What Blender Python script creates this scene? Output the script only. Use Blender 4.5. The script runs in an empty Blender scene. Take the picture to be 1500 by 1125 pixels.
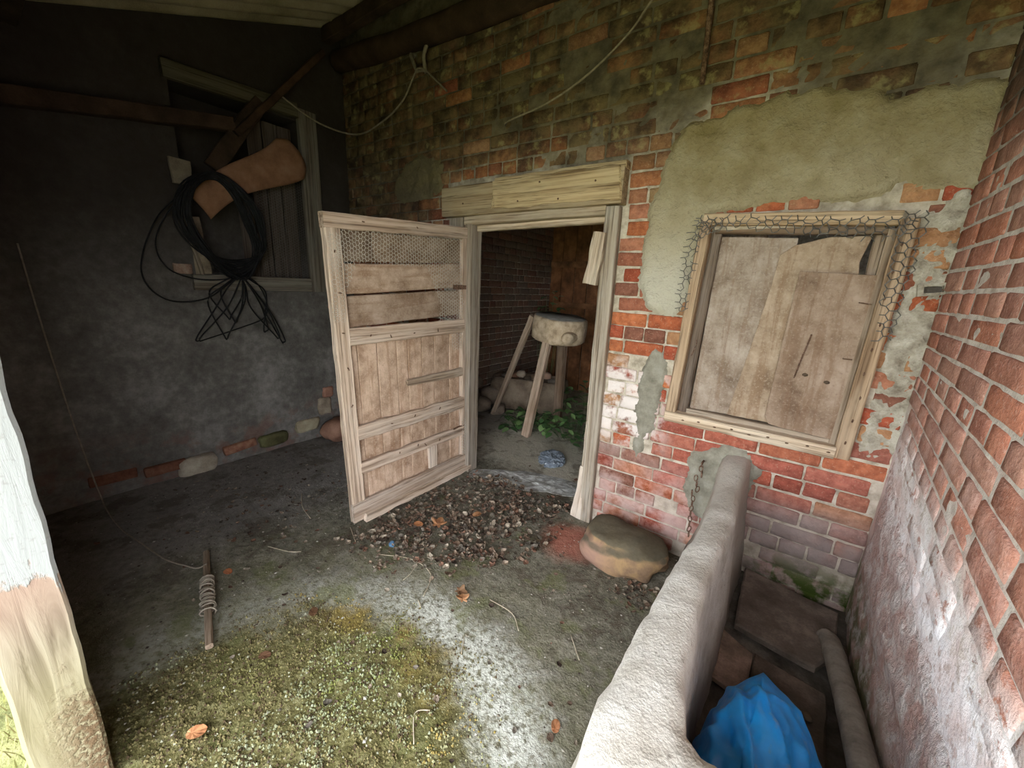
import bpy, bmesh, math, random
from mathutils import Vector, Matrix, noise

random.seed(7)
scene = bpy.context.scene
C = scene.collection
V = Vector

# ------------------------------------------------------------------ camera
cam_d = bpy.data.cameras.new('camera')
cam_d.sensor_fit = 'HORIZONTAL'
cam_d.sensor_width = 36.0
cam_d.lens = 13.728
cam_d.clip_start = 0.02
cam = bpy.data.objects.new('camera', cam_d)
C.objects.link(cam)
cam.matrix_world = Matrix(((0.8051, -0.17932, 0.56539, 0.0),
                           (0.59159, 0.17367, -0.78732, 0.0),
                           (0.04299, 0.96834, 0.2459, 1.45),
                           (0, 0, 0, 1)))
scene.camera = cam

# ------------------------------------------------------------------ sky: plain overcast (brighter overhead than at the horizon)
SKY = 1.0
w = bpy.data.worlds.new('overcast_sky')
scene.world = w
w.use_nodes = True
nt = w.node_tree
nt.nodes.clear()
tc = nt.nodes.new('ShaderNodeTexCoord')
sx = nt.nodes.new('ShaderNodeSeparateXYZ')
nt.links.new(tc.outputs['Generated'], sx.inputs[0])
mr = nt.nodes.new('ShaderNodeMapRange')
mr.inputs[1].default_value = 0.0; mr.inputs[2].default_value = 1.0
mr.inputs[3].default_value = 0.85; mr.inputs[4].default_value = 1.1
nt.links.new(sx.outputs[2], mr.inputs[0])
bg = nt.nodes.new('ShaderNodeBackground')
bg.inputs[0].default_value = (0.95, 0.98, 1.0, 1)
mu = nt.nodes.new('ShaderNodeMath'); mu.operation = 'MULTIPLY'; mu.inputs[1].default_value = SKY
nt.links.new(mr.outputs[0], mu.inputs[0])
nt.links.new(mu.outputs[0], bg.inputs[1])
wo = nt.nodes.new('ShaderNodeOutputWorld')
nt.links.new(bg.outputs[0], wo.inputs[0])

scene.view_settings.view_transform = 'Standard'
scene.view_settings.look = 'None'
scene.view_settings.gamma = 1.0
scene.view_settings.use_curve_mapping = False
scene.view_settings.exposure = 3.58
try:
    scene.cycles.diffuse_bounces = 4
    scene.cycles.max_bounces = 10
except Exception:
    pass

# ------------------------------------------------------------------ helpers
def fbm(p, sc=1.0, oc=4):
    return noise.fractal(V(p) * sc, 0.9, 2.0, oc)

def nz(x, y=0.0, z=0.0):
    return noise.noise(V((x, y, z)))

def sstep(a, b, x):
    if a == b:
        return 0.0 if x < a else 1.0
    t = max(0.0, min(1.0, (x - a) / (b - a)))
    return t * t * (3 - 2 * t)

def tag(o, label=None, cat=None, group=None, kind=None):
    if label: o['label'] = label
    if cat: o['category'] = cat
    if group: o['group'] = group
    if kind: o['kind'] = kind
    return o

WM = {}
def link(o, parent=None, M=None):
    C.objects.link(o)
    if M is None:
        M = Matrix.Identity(4)
    if parent is not None:
        o.parent = parent
        o.matrix_parent_inverse = WM[parent.name].inverted()
    o.matrix_basis = M
    WM[o.name] = M.copy()
    return o

def make_mesh(name, verts, faces, mat, smooth=True, cols=None):
    me = bpy.data.meshes.new(name)
    me.from_pydata([tuple(v) for v in verts], [], faces)
    me.update()
    if mat is not None:
        me.materials.append(mat)
    if smooth:
        me.polygons.foreach_set('use_smooth', [True] * len(me.polygons))
    if cols is not None:
        at = me.color_attributes.new('col', 'FLOAT_COLOR', 'POINT')
        flat = []
        for c in cols:
            flat += [c[0], c[1], c[2], 1.0]
        at.data.foreach_set('color', flat)
    return me

def mesh_obj(name, verts, faces, mat, parent=None, smooth=True, M=None, col=None, cols=None):
    me = make_mesh(name, verts, faces, mat, smooth, cols)
    o = bpy.data.objects.new(name, me)
    if col is not None:
        o.color = (col[0], col[1], col[2], 1)
    return link(o, parent, M)

def empty(name, loc):
    o = bpy.data.objects.new(name, None)
    o.empty_display_size = 0.05
    return link(o, None, Matrix.Translation(V(loc)))

def boxes_mesh(boxes):
    vs, fs = [], []
    for (a, b) in boxes:
        k = len(vs)
        x0, y0, z0 = a; x1, y1, z1 = b
        vs += [(x0,y0,z0),(x1,y0,z0),(x1,y1,z0),(x0,y1,z0),(x0,y0,z1),(x1,y0,z1),(x1,y1,z1),(x0,y1,z1)]
        fs += [tuple(k+i for i in f) for f in ((0,3,2,1),(4,5,6,7),(0,1,5,4),(1,2,6,5),(2,3,7,6),(3,0,4,7))]
    return vs, fs

def plank(name, p0, p1, wv, w_, t, mat, parent=None, col=(1, 1, 1), jit=0.003, n=10, w1=None, ch=None, ragged=0.004, seed=None):
    """A worn board: centre line p0-p1, width along wv, thickness across."""
    p0, p1, wv = V(p0), V(p1), V(wv).normalized()
    d = p1 - p0
    L = d.length
    d.normalize()
    nrm = d.cross(wv).normalized()
    wv = nrm.cross(d).normalized()
    M = Matrix(((d.x, wv.x, nrm.x, p0.x), (d.y, wv.y, nrm.y, p0.y), (d.z, wv.z, nrm.z, p0.z), (0, 0, 0, 1)))
    s = random.random() * 100 if seed is None else seed
    if ch is None:
        ch = min(0.005, t * 0.25)
    vs, fs = [], []
    for i in range(n + 1):
        f = i / n
        x = f * L
        ww = (w_ + ((w1 if w1 is not None else w_) - w_) * f) / 2
        a = ww + jit * nz(s, x * 9.0)
        b = ww + jit * nz(s + 9, x * 9.0)
        h = t / 2
        hz = h + jit * 0.4 * nz(s + 20, x * 6)
        ring = [(-a + ch, -h), (b - ch, -h), (b, -h + ch), (b, hz - ch), (b - ch, hz), (-a + ch, hz), (-a, hz - ch), (-a, -h + ch)]
        for k, (yy, zz) in enumerate(ring):
            xx = x
            if i in (0, n):
                xx += ragged * nz(s + 40 + k * 3.1, yy * 30, i)
            vs.append((xx, yy, zz))
    for i in range(n):
        for k in range(8):
            k2 = (k + 1) % 8
            fs.append((i*8+k, (i+1)*8+k, (i+1)*8+k2, i*8+k2))
    fs.append(tuple(range(8)))
    fs.append(tuple(n*8 + k for k in reversed(range(8))))
    fs = [tuple(reversed(f)) for f in fs]
    return mesh_obj(name, vs, fs, mat, parent, False, M, col)

def tube_geo(pts, r, sides=6, closed=False):
    pts = [V(p) for p in pts]
    n = len(pts)
    vs, fs = [], []
    up = V((0.13, 0.31, 0.94)).normalized()
    for i, p in enumerate(pts):
        if closed:
            t = pts[(i+1) % n] - pts[i-1]
        else:
            t = pts[min(i+1, n-1)] - pts[max(i-1, 0)]
        if t.length < 1e-9: t = V((0, 0, 1))
        t.normalize()
        a = t.cross(up)
        if a.length < 1e-3: a = t.cross(V((1, 0, 0)))
        a.normalize(); b = t.cross(a).normalized()
        up = (b.cross(t) * -1 if False else up)
        rr = r(i / max(1, n-1)) if callable(r) else r
        for k in range(sides):
            th = 2 * math.pi * k / sides
            vs.append(p + a * math.cos(th) * rr + b * math.sin(th) * rr)
    m = n if closed else n - 1
    for i in range(m):
        j = (i + 1) % n
        for k in range(sides):
            k2 = (k + 1) % sides
            fs.append((i*sides+k, i*sides+k2, j*sides+k2, j*sides+k))
    if not closed:
        fs.append(tuple(reversed(range(sides))))
        fs.append(tuple((n-1)*sides + k for k in range(sides)))
    return vs, fs

def spline(ctrl, per=8, closed=False):
    P = [V(p) for p in ctrl]
    n = len(P)
    out = []
    rng = n if closed else n - 1
    for i in range(rng):
        if closed:
            a, b, c, d = P[(i-1) % n], P[i], P[(i+1) % n], P[(i+2) % n]
        else:
            a, b, c, d = P[max(i-1, 0)], P[i], P[i+1], P[min(i+2, n-1)]
        for k in range(per):
            t = k / per
            out.append(0.5 * ((2*b) + (c-a)*t + (2*a-5*b+4*c-d)*t*t + (-a+3*b-3*c+d)*t*t*t))
    if not closed:
        out.append(P[-1])
    return out

def tube(name, ctrl, r, mat, parent=None, sides=6, per=8, closed=False, smooth_path=True, col=None):
    pts = spline(ctrl, per, closed) if smooth_path else ctrl
    vs, fs = tube_geo(pts, r, sides, closed)
    return mesh_obj(name, vs, fs, mat, parent, True, None, col)

def rock_geo(sub, size, seed, rough=0.25, flat=0.0, sc=1.2):
    bm = bmesh.new()
    bmesh.ops.create_icosphere(bm, subdivisions=sub, radius=1.0)
    vs = []
    for v in bm.verts:
        p = v.co.copy()
        # squarish superellipsoid, so that stones are blocky
        m = max(abs(p.x), abs(p.y), abs(p.z))
        p = p.lerp(p / m * 0.82, flat)
        p *= 1 + rough * fbm(v.co + V((seed, seed * 1.7, 0)), sc, 3)
        vs.append((p.x * size[0], p.y * size[1], p.z * size[2]))
    fs = [tuple(x.index for x in f.verts) for f in bm.faces]
    bm.free()
    return vs, fs

def rock(name, loc, size, mat, parent=None, seed=0.0, sub=3, rough=0.25, flat=0.5, rotz=0.0, col=(1, 1, 1), smooth=True, sc=1.2):
    vs, fs = rock_geo(sub, size, seed, rough, flat, sc)
    M = Matrix.Translation(V(loc)) @ Matrix.Rotation(rotz, 4, 'Z')
    return mesh_obj(name, vs, fs, mat, parent, smooth, M, col)

def poly_sd(poly, x, y):
    """signed distance to a polygon, positive inside"""
    inside = False
    best = 1e9
    n = len(poly)
    for i in range(n):
        x0, y0 = poly[i]; x1, y1 = poly[(i+1) % n]
        if (y0 > y) != (y1 > y) and x < (x1 - x0) * (y - y0) / (y1 - y0) + x0:
            inside = not inside
        dx, dy = x1 - x0, y1 - y0
        t = max(0, min(1, ((x-x0)*dx + (y-y0)*dy) / (dx*dx + dy*dy + 1e-12)))
        dd = math.hypot(x - x0 - t*dx, y - y0 - t*dy)
        best = min(best, dd)
    return best if inside else -best

def hex_wire(name, to3d, u0, u1, v0, v1, a, r, keep, mat, parent, seed=0.0, wob=0.3, bulge=0.01):
    """Hexagonal netting as thin three-sided wires; to3d(u, v, out) -> point."""
    edges = {}
    def vid(u, v):
        return (round(u / a * 4), round(v / a * 4))
    H = a * math.sqrt(3)
    i = 0
    x = u0
    while x < u1 + a:
        y = v0 + (H / 2 if i % 2 else 0)
        while y < v1 + H:
            cs = [(x + a * math.cos(k * math.pi / 3), y + a * math.sin(k * math.pi / 3)) for k in range(6)]
            for k in range(6):
                p, q = cs[k], cs[(k+1) % 6]
                key = tuple(sorted((vid(*p), vid(*q))))
                edges.setdefault(key, (p, q))
            y += H
        x += 1.5 * a
        i += 1
    vs, fs = [], []
    def pt(p):
        u, v = p
        du = a * wob * nz(u * 22, v * 22, seed)
        dv = a * wob * nz(u * 22, v * 22, seed + 7)
        return V(to3d(u + du, v + dv, bulge * (0.5 + nz(u * 6, v * 6, seed + 3))))
    for (p, q) in edges.values():
        mu_, mv_ = (p[0]+q[0])/2, (p[1]+q[1])/2
        if not (u0 <= mu_ <= u1 and v0 <= mv_ <= v1) or not keep(mu_, mv_):
            continue
        A, B = pt(p), pt(q)
        t = (B - A)
        if t.length < 1e-6: continue
        t.normalize()
        s = t.cross(V((0.3, 0.5, 0.81)))
        s.normalize(); u_ = t.cross(s)
        k0 = len(vs)
        for P in (A, B):
            for k in range(3):
                th = k * 2.0944
                vs.append(P + (s * math.cos(th) + u_ * math.sin(th)) * r)
        for k in range(3):
            k2 = (k + 1) % 3
            fs.append((k0+k, k0+k2, k0+3+k2, k0+3+k))
    return mesh_obj(name, vs, fs, mat, parent, False)

# ------------------------------------------------------------------ materials
class NB:
    def __init__(s, name, rough=0.9, spec=0.3):
        s.m = bpy.data.materials.new(name)
        s.m.use_nodes = True
        s.t = s.m.node_tree
        s.bsdf = s.t.nodes['Principled BSDF']
        s.bsdf.inputs['Roughness'].default_value = rough
        s.bsdf.inputs['Specular IOR Level'].default_value = spec
        s._pos = None
    def set(s, sock, v):
        if isinstance(v, bpy.types.NodeSocket):
            s.t.links.new(v, sock)
        elif isinstance(v, (tuple, list)) and len(v) == 3 and sock.type == 'RGBA':
            sock.default_value = (*v, 1)
        else:
            sock.default_value = v
    def n(s, ty, **kw):
        nd = s.t.nodes.new(ty)
        for k, v in kw.items():
            setattr(nd, k, v)
        return nd
    def pos(s):
        if s._pos is None:
            s._pos = s.n('ShaderNodeNewGeometry').outputs['Position']
        return s._pos
    def obj(s, sc=(1, 1, 1), rnd=True):
        v = s.n('ShaderNodeTexCoord').outputs['Object']
        mp = s.n('ShaderNodeMapping')
        s.set(mp.inputs[0], v)
        mp.inputs['Scale'].default_value = sc
        if rnd:
            oi = s.n('ShaderNodeObjectInfo')
            mm = s.math('MULTIPLY', oi.outputs['Random'], 57.0)
            s.set(mp.inputs['Location'], mm)
        return mp.outputs[0]
    def sep(s, v=None):
        nd = s.n('ShaderNodeSeparateXYZ')
        s.set(nd.inputs[0], v or s.pos())
        return nd.outputs
    def noise(s, scale, detail=4, vec=None, rough=0.6, dist=0.0):
        nd = s.n('ShaderNodeTexNoise')
        s.set(nd.inputs['Vector'], vec or s.pos())
        nd.inputs['Scale'].default_value = scale
        nd.inputs['Detail'].default_value = detail
        nd.inputs['Roughness'].default_value = rough
        nd.inputs['Distortion'].default_value = dist
        return nd.outputs['Fac']
    def voro(s, scale, vec=None, out='Distance'):
        nd = s.n('ShaderNodeTexVoronoi')
        s.set(nd.inputs['Vector'], vec or s.pos())
        nd.inputs['Scale'].default_value = scale
        return nd.outputs[out]
    def math(s, op, a, b=0.0, clamp=False):
        nd = s.n('ShaderNodeMath', operation=op)
        nd.use_clamp = clamp
        s.set(nd.inputs[0], a); s.set(nd.inputs[1], b)
        return nd.outputs[0]
    def ss(s, x, a, b, lo=0.0, hi=1.0):
        nd = s.n('ShaderNodeMapRange', interpolation_type='SMOOTHSTEP')
        s.set(nd.inputs[0], x)
        nd.inputs[1].default_value = a; nd.inputs[2].default_value = b
        nd.inputs[3].default_value = lo; nd.inputs[4].default_value = hi
        return nd.outputs[0]
    def mul(s, *a):
        r = a[0]
        for b in a[1:]:
            r = s.math('MULTIPLY', r, b)
        return r
    def add(s, a, b):
        return s.math('ADD', a, b)
    def mix(s, f, a, b, blend='MIX'):
        nd = s.n('ShaderNodeMix', data_type='RGBA', blend_type=blend)
        s.set(nd.inputs[0], f); s.set(nd.inputs[6], a); s.set(nd.inputs[7], b)
        return nd.outputs[2]
    def ramp(s, f, stops):
        nd = s.n('ShaderNodeValToRGB')
        s.set(nd.inputs[0], f)
        cr = nd.color_ramp
        while len(cr.elements) < len(stops):
            cr.elements.new(0.5)
        for e, (p, c) in zip(cr.elements, stops):
            e.position = 0.5 + (p - 0.5) * 0.6
            e.color = (*c, 1) if len(c) == 3 else c
        return nd.outputs[0]
    def ocol(s):
        return s.n('ShaderNodeObjectInfo').outputs['Color']
    def attr(s, name='col'):
        nd = s.n('ShaderNodeAttribute')
        nd.attribute_name = name
        return nd.outputs['Color']
    def bump(s, h, strength=0.5, dist=0.01):
        nd = s.n('ShaderNodeBump')
        s.set(nd.inputs['Height'], h)
        nd.inputs['Strength'].default_value = strength
        nd.inputs['Distance'].default_value = dist
        s.t.links.new(nd.outputs[0], s.bsdf.inputs['Normal'])
    def out(s, col, rough=None):
        s.set(s.bsdf.inputs['Base Color'], col)
        if rough is not None:
            s.set(s.bsdf.inputs['Roughness'], rough)
        return s.m

def near(N, cx, cy, cz, rad, soft, n_, amp):
    """blotch round a world point with a noisy edge"""
    o = N.sep()
    dx = N.math('SUBTRACT', o[0], cx); dy = N.math('SUBTRACT', o[1], cy); dz = N.math('SUBTRACT', o[2], cz)
    d = N.math('SQRT', N.add(N.add(N.mul(dx, dx), N.mul(dy, dy)), N.mul(dz, dz)))
    d = N.add(d, N.math('MULTIPLY', N.math('SUBTRACT', n_, 0.5), amp))
    return N.ss(d, rad + soft, rad - soft)

# weathering shared by the back wall's bricks, joints and render
def soot_mask(N, lo=1.75, hi=2.5):
    o = N.sep()
    n1 = N.noise(2.2, 4)
    zz = N.add(o[2], N.math('MULTIPLY', N.math('SUBTRACT', n1, 0.5), 1.6))
    # grime hangs lower in the corner by the left wall
    lx = N.ss(o[0], -1.9, -2.9, 0.0, 0.55)
    zz = N.add(zz, lx)
    return N.ss(zz, lo, hi)

def m_brick_back(stuff):
    N = NB('brick_back_far' if stuff else 'brick_back', 0.92, 0.2)
    o = N.sep()
    base = N.attr() if stuff else N.ocol()
    n8 = N.noise(28, 5); n40 = N.noise(120, 3); n3 = N.noise(6, 4)
    c = N.mix(N.ss(n8, 0.25, 0.75), N.mix(1.0, base, (0.55, 0.5, 0.5), 'MULTIPLY'), base)
    c = N.mix(N.ss(n40, 0.55, 0.75, 0, 0.5), c, (0.55, 0.36, 0.25))
    # pale lime and salts by the doorway and low down
    wx = N.mul(N.ss(o[0], -0.42, -0.62), N.ss(o[0], -1.6, -1.2))
    wz = N.mul(N.ss(o[2], 1.12, 0.98), N.ss(o[2], 0.45, 0.7))
    ws = N.mul(wx, wz, N.ss(N.noise(9, 6), 0.38, 0.52))
    c = N.mix(N.mul(ws, 0.92), c, (0.82, 0.76, 0.74))
    low = N.mul(N.ss(o[2], 0.62, 0.25), N.ss(N.noise(7, 5), 0.36, 0.62))
    c = N.mix(N.mul(low, 0.75), c, (0.55, 0.42, 0.4))
    grey = N.mul(N.ss(o[0], -0.14, 0.0), N.ss(o[2], 0.55, 0.35), N.ss(N.noise(6, 5), 0.35, 0.6, 0.3, 0.8))
    c = N.mix(grey, c, (0.3, 0.25, 0.245))
    # olive and black grime on the upper wall
    st = soot_mask(N)
    grimy = N.ss(n3, 0.25, 0.6, 0.6, 0.95)
    if not stuff:      # a few bricks have shed their dirty skin
        grimy = N.mul(grimy, N.ss(N.n('ShaderNodeObjectInfo').outputs['Random'], 0.93, 0.82, 0.35, 1.0))
    c = N.mix(N.mul(st, grimy), c, N.mix(N.ss(N.noise(7, 5), 0.38, 0.62), (0.035, 0.027, 0.017), (0.13, 0.1, 0.052)))
    lich = N.mul(N.ss(o[2], 1.7, 2.1), N.ss(N.noise(11, 5), 0.56, 0.68))
    c = N.mix(N.mul(lich, 0.5), c, (0.34, 0.3, 0.15))
    ms = N.mul(N.ss(o[2], 0.3, 0.1), N.ss(o[0], -0.1, 0.15), N.ss(N.noise(13, 5), 0.4, 0.58))
    c = N.mix(ms, c, (0.06, 0.09, 0.015))
    N.bump(N.add(N.mul(n8, 0.8), N.mul(n40, 0.3)), 0.9, 0.012)
    return N.out(c)

def m_mortar_back():
    N = NB('mortar_back', 0.95, 0.15)
    o = N.sep()
    n1 = N.noise(22, 6); n2 = N.noise(120, 3)
    c = N.ramp(n1, [(0.25, (0.3, 0.26, 0.2)), (0.55, (0.5, 0.44, 0.36)), (0.8, (0.6, 0.55, 0.47))])
    lowr = N.mul(N.ss(o[2], 0.75, 0.3), 0.35)
    c = N.mix(lowr, c, (0.5, 0.4, 0.37))
    st = soot_mask(N, 1.75, 2.5)
    c = N.mix(N.mul(st, 0.9), c, N.mix(N.ss(N.noise(7, 5), 0.38, 0.62), (0.04, 0.032, 0.02), (0.115, 0.094, 0.058)))
    ms = N.mul(N.ss(o[2], 0.3, 0.1), N.ss(o[0], -0.1, 0.15), N.ss(N.noise(13, 5), 0.35, 0.55))
    c = N.mix(ms, c, (0.05, 0.08, 0.012))
    N.bump(N.add(n1, N.mul(n2, 0.3)), 0.8, 0.008)
    return N.out(c)

def m_brick_right():
    N = NB('brick_right', 0.92, 0.2)
    o = N.sep()
    base = N.ocol()
    n8 = N.noise(26, 5); n40 = N.noise(110, 3)
    c = N.mix(N.ss(n8, 0.25, 0.75), N.mix(1.0, base, (0.62, 0.56, 0.56), 'MULTIPLY'), base)
    c = N.mix(N.ss(n40, 0.52, 0.72, 0, 0.5), c, (0.62, 0.42, 0.36))
    c = right_damp(N, c, o)
    N.bump(N.add(N.mul(n8, 0.8), N.mul(n40, 0.3)), 0.9, 0.012)
    return N.out(c)

def right_damp(N, c, o):
    """salts, limewash and moss above the trough on the right-hand wall; the damp line climbs towards the corner"""
    zz = N.math('SUBTRACT', o[2], N.mul(N.math('SUBTRACT', o[1], 1.3), 0.16))
    nn = N.math('SUBTRACT', N.noise(5, 5), 0.5)
    za = N.add(zz, N.mul(nn, 0.25))
    lime = N.mul(N.ss(za, 0.78, 0.6), N.ss(N.noise(9, 4), 0.2, 0.5, 0.55, 0.92))
    c = N.mix(lime, c, N.mix(N.noise(7, 4), (0.45, 0.31, 0.28), (0.58, 0.47, 0.45)))
    zb = N.add(zz, N.mul(nn, 0.12))
    salt = N.mul(N.ss(zb, 0.50, 0.62), N.ss(zb, 0.92, 0.74), N.ss(N.noise(20, 6, None, 0.75), 0.38, 0.5))
    c = N.mix(N.mul(salt, 0.97), c, (0.86, 0.84, 0.86))
    pink = N.mul(N.ss(za, 1.25, 0.85), N.ss(N.noise(10, 5), 0.42, 0.66), 0.6)
    c = N.mix(pink, c, (0.6, 0.42, 0.38))
    soot = N.ss(N.add(o[2], N.mul(nn, 0.7)), 1.7, 2.2, 0, 0.85)
    c = N.mix(soot, c, (0.06, 0.045, 0.03))
    ms = N.mul(N.ss(zz, 0.36, 0.12), N.ss(N.noise(8, 5), 0.35, 0.55))
    c = N.mix(N.mul(ms, 0.8), c, (0.1, 0.13, 0.04))
    return c

def m_mortar_right():
    N = NB('mortar_right', 0.95, 0.15)
    n1 = N.noise(22, 6)
    c = N.ramp(n1, [(0.2, (0.42, 0.37, 0.33)), (0.55, (0.6, 0.55, 0.51)), (0.85, (0.68, 0.64, 0.6))])
    c = right_damp(N, c, N.sep())
    N.bump(N.add(n1, N.mul(N.noise(120, 3), 0.4)), 0.8, 0.008)
    return N.out(c)

def m_plaster():
    N = NB('plaster', 0.95, 0.15)
    o = N.sep()
    n1 = N.noise(9, 7); n2 = N.noise(60, 5); n3 = N.noise(2.5, 3)
    c = N.ramp(n1, [(0.2, (0.2, 0.165, 0.09)), (0.5, (0.34, 0.29, 0.185)), (0.8, (0.45, 0.41, 0.3))])
    green = N.ss(N.add(o[2], N.mul(N.math('SUBTRACT', n3, 0.5), 0.7)), 1.6, 2.2, 0, 0.55)
    c = N.mix(green, c, (0.24, 0.185, 0.075))
    pale = N.ss(N.add(o[2], N.mul(N.math('SUBTRACT', n3, 0.5), 0.5)), 2.12, 1.65, 0, 0.8)
    c = N.mix(pale, c, N.mix(N.ss(N.add(o[2], N.mul(n1, 0.3)), 1.95, 1.6), (0.44, 0.385, 0.27), (0.58, 0.555, 0.47)))
    c = N.mix(N.ss(n2, 0.6, 0.78, 0, 0.5), c, (0.14, 0.12, 0.08))
    c = N.mix(N.mul(N.ss(o[0], -1.9, -2.3), N.ss(n1, 0.35, 0.6, 0.55, 0.85)), c, (0.1, 0.085, 0.05))
    N.bump(N.add(n1, N.add(N.mul(N.noise(24, 5, None, 0.7), 0.7), N.mul(n2, 0.5))), 0.9, 0.02)
    return N.out(c)

def m_simple(name, stops, scale, rough=0.9, spec=0.2, bump=0.5, bd=0.006, fine=120, tint=False, objc=False):
    N = NB(name, rough, spec)
    vec = N.obj() if objc else None
    n1 = N.noise(scale, 6, vec); n2 = N.noise(fine, 4, vec)
    c = N.ramp(N.add(N.mul(n1, 0.8), N.mul(n2, 0.2)), stops)
    if tint:
        c = N.mix(1.0, c, N.ocol(), 'MULTIPLY')
    N.bump(N.add(n1, N.mul(n2, 0.4)), bump, bd)
    return N.out(c)

def m_wood():
    """weathered timber, grain along the board's own length, tinted per board"""
    N = NB('weathered_wood', 0.88, 0.2)
    g = N.obj((0.45, 26, 26)); b = N.obj((1.2, 5, 5)); f = N.obj((2.2, 95, 95))
    ng = N.noise(1.6, 3, g, 0.55, 0.5); nb = N.noise(2.2, 4, b); nf = N.noise(1.5, 3, f)
    c = N.ramp(ng, [(0.2, (0.15, 0.11, 0.085)), (0.45, (0.36, 0.285, 0.23)), (0.75, (0.52, 0.44, 0.38))])
    c = N.mix(N.ss(nb, 0.4, 0.65, 0, 0.6), c, (0.5, 0.45, 0.41))
    c = N.mix(N.ss(nf, 0.54, 0.68, 0, 0.7), c, (0.11, 0.08, 0.06))
    c = N.mix(1.0, c, N.ocol(), 'MULTIPLY')
    N.bump(N.add(ng, N.mul(nf, 0.6)), 0.9, 0.008)
    return N.out(c)

def m_dirty_panel():
    N = NB('dusty_panel', 0.9, 0.2)
    g = N.obj((1.5, 16, 16)); b = N.obj((3, 3, 3))
    ng = N.noise(1.5, 5, g, 0.6, 0.4); nb = N.noise(2.6, 6, b, 0.65); ns = N.noise(30, 4, b)
    c = N.ramp(nb, [(0.2, (0.22, 0.16, 0.12)), (0.5, (0.4, 0.325, 0.265)), (0.8, (0.54, 0.46, 0.4))])
    c = N.mix(N.ss(ng, 0.48, 0.62, 0, 0.55), c, (0.26, 0.175, 0.12))
    c = N.mix(N.ss(ns, 0.52, 0.66, 0, 0.35), c, (0.56, 0.5, 0.44))
    c = N.mix(N.ss(N.noise(18, 5, b, 0.7), 0.54, 0.68, 0, 0.32), c, (0.17, 0.12, 0.09))
    c = N.mix(1.0, c, N.ocol(), 'MULTIPLY')
    N.bump(N.add(N.mul(ng, 0.7), N.mul(ns, 0.5)), 0.8, 0.006)
    return N.out(c)

def m_post():
    N = NB('peeling_white_post', 0.8, 0.3)
    o = N.sep()
    g = N.obj((2.2, 22, 22)); ng = N.noise(1.5, 5, g, 0.6, 1.2); n2 = N.noise(18, 6); n3 = N.noise(70, 4)
    wood = N.ramp(ng, [(0.2, (0.13, 0.1, 0.07)), (0.5, (0.27, 0.225, 0.17)), (0.8, (0.36, 0.32, 0.25))])
    pk = N.mul(N.ss(o[2], 0.5, 0.75), 0.7)
    wood = N.mix(pk, wood, (0.34, 0.225, 0.19))
    green = N.mul(N.ss(o[2], 0.6, 0.3), 0.5)
    wood = N.mix(green, wood, (0.27, 0.25, 0.13))
    rot = N.mul(N.ss(N.add(o[2], N.mul(N.math('SUBTRACT', n2, 0.5), 0.5)), 0.42, 0.25), N.ss(o[1], -0.1, 0.0), N.ss(n3, 0.35, 0.55))
    wood = N.mix(rot, wood, (0.14, 0.09, 0.05))
    pz = N.add(o[2], N.mul(N.math('SUBTRACT', N.noise(9, 6), 0.5), 0.32))
    pz = N.add(pz, N.mul(N.math('SUBTRACT', ng, 0.5), 0.18))
    paint = N.ss(pz, 0.70, 0.73)
    white = N.mix(N.ss(n3, 0.55, 0.72, 0, 0.45), (0.33, 0.342, 0.355), (0.19, 0.175, 0.16))
    c = N.mix(paint, wood, white)
    N.bump(N.add(N.mul(paint, 0.4), N.add(N.mul(ng, 0.5), N.mul(N.mul(rot, n3), 1.5))), 0.8, 0.006)
    return N.out(c)

def m_left_wall():
    N = NB('grey_render', 0.95, 0.15)
    o = N.sep()
    n1 = N.noise(2.6, 6); n2 = N.noise(18, 6, None, 0.7); n3 = N.noise(90, 4)
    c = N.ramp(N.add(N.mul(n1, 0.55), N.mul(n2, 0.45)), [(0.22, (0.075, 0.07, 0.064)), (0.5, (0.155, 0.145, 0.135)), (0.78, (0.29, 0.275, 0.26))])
    up = N.ss(N.add(o[2], N.mul(N.math('SUBTRACT', n1, 0.5), 0.8)), 0.9, 2.0, 0, 0.9)  # brown-black soot tone on the upper wall, deepened to stand in for light falloff
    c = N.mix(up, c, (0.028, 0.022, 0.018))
    rd = N.mul(N.ss(o[2], 0.5, 0.2), N.ss(N.noise(6, 4), 0.48, 0.62), 0.5)
    c = N.mix(rd, c, (0.2, 0.1, 0.075))
    N.bump(N.add(n2, N.mul(n3, 0.4)), 0.8, 0.01)
    return N.out(c)

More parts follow.
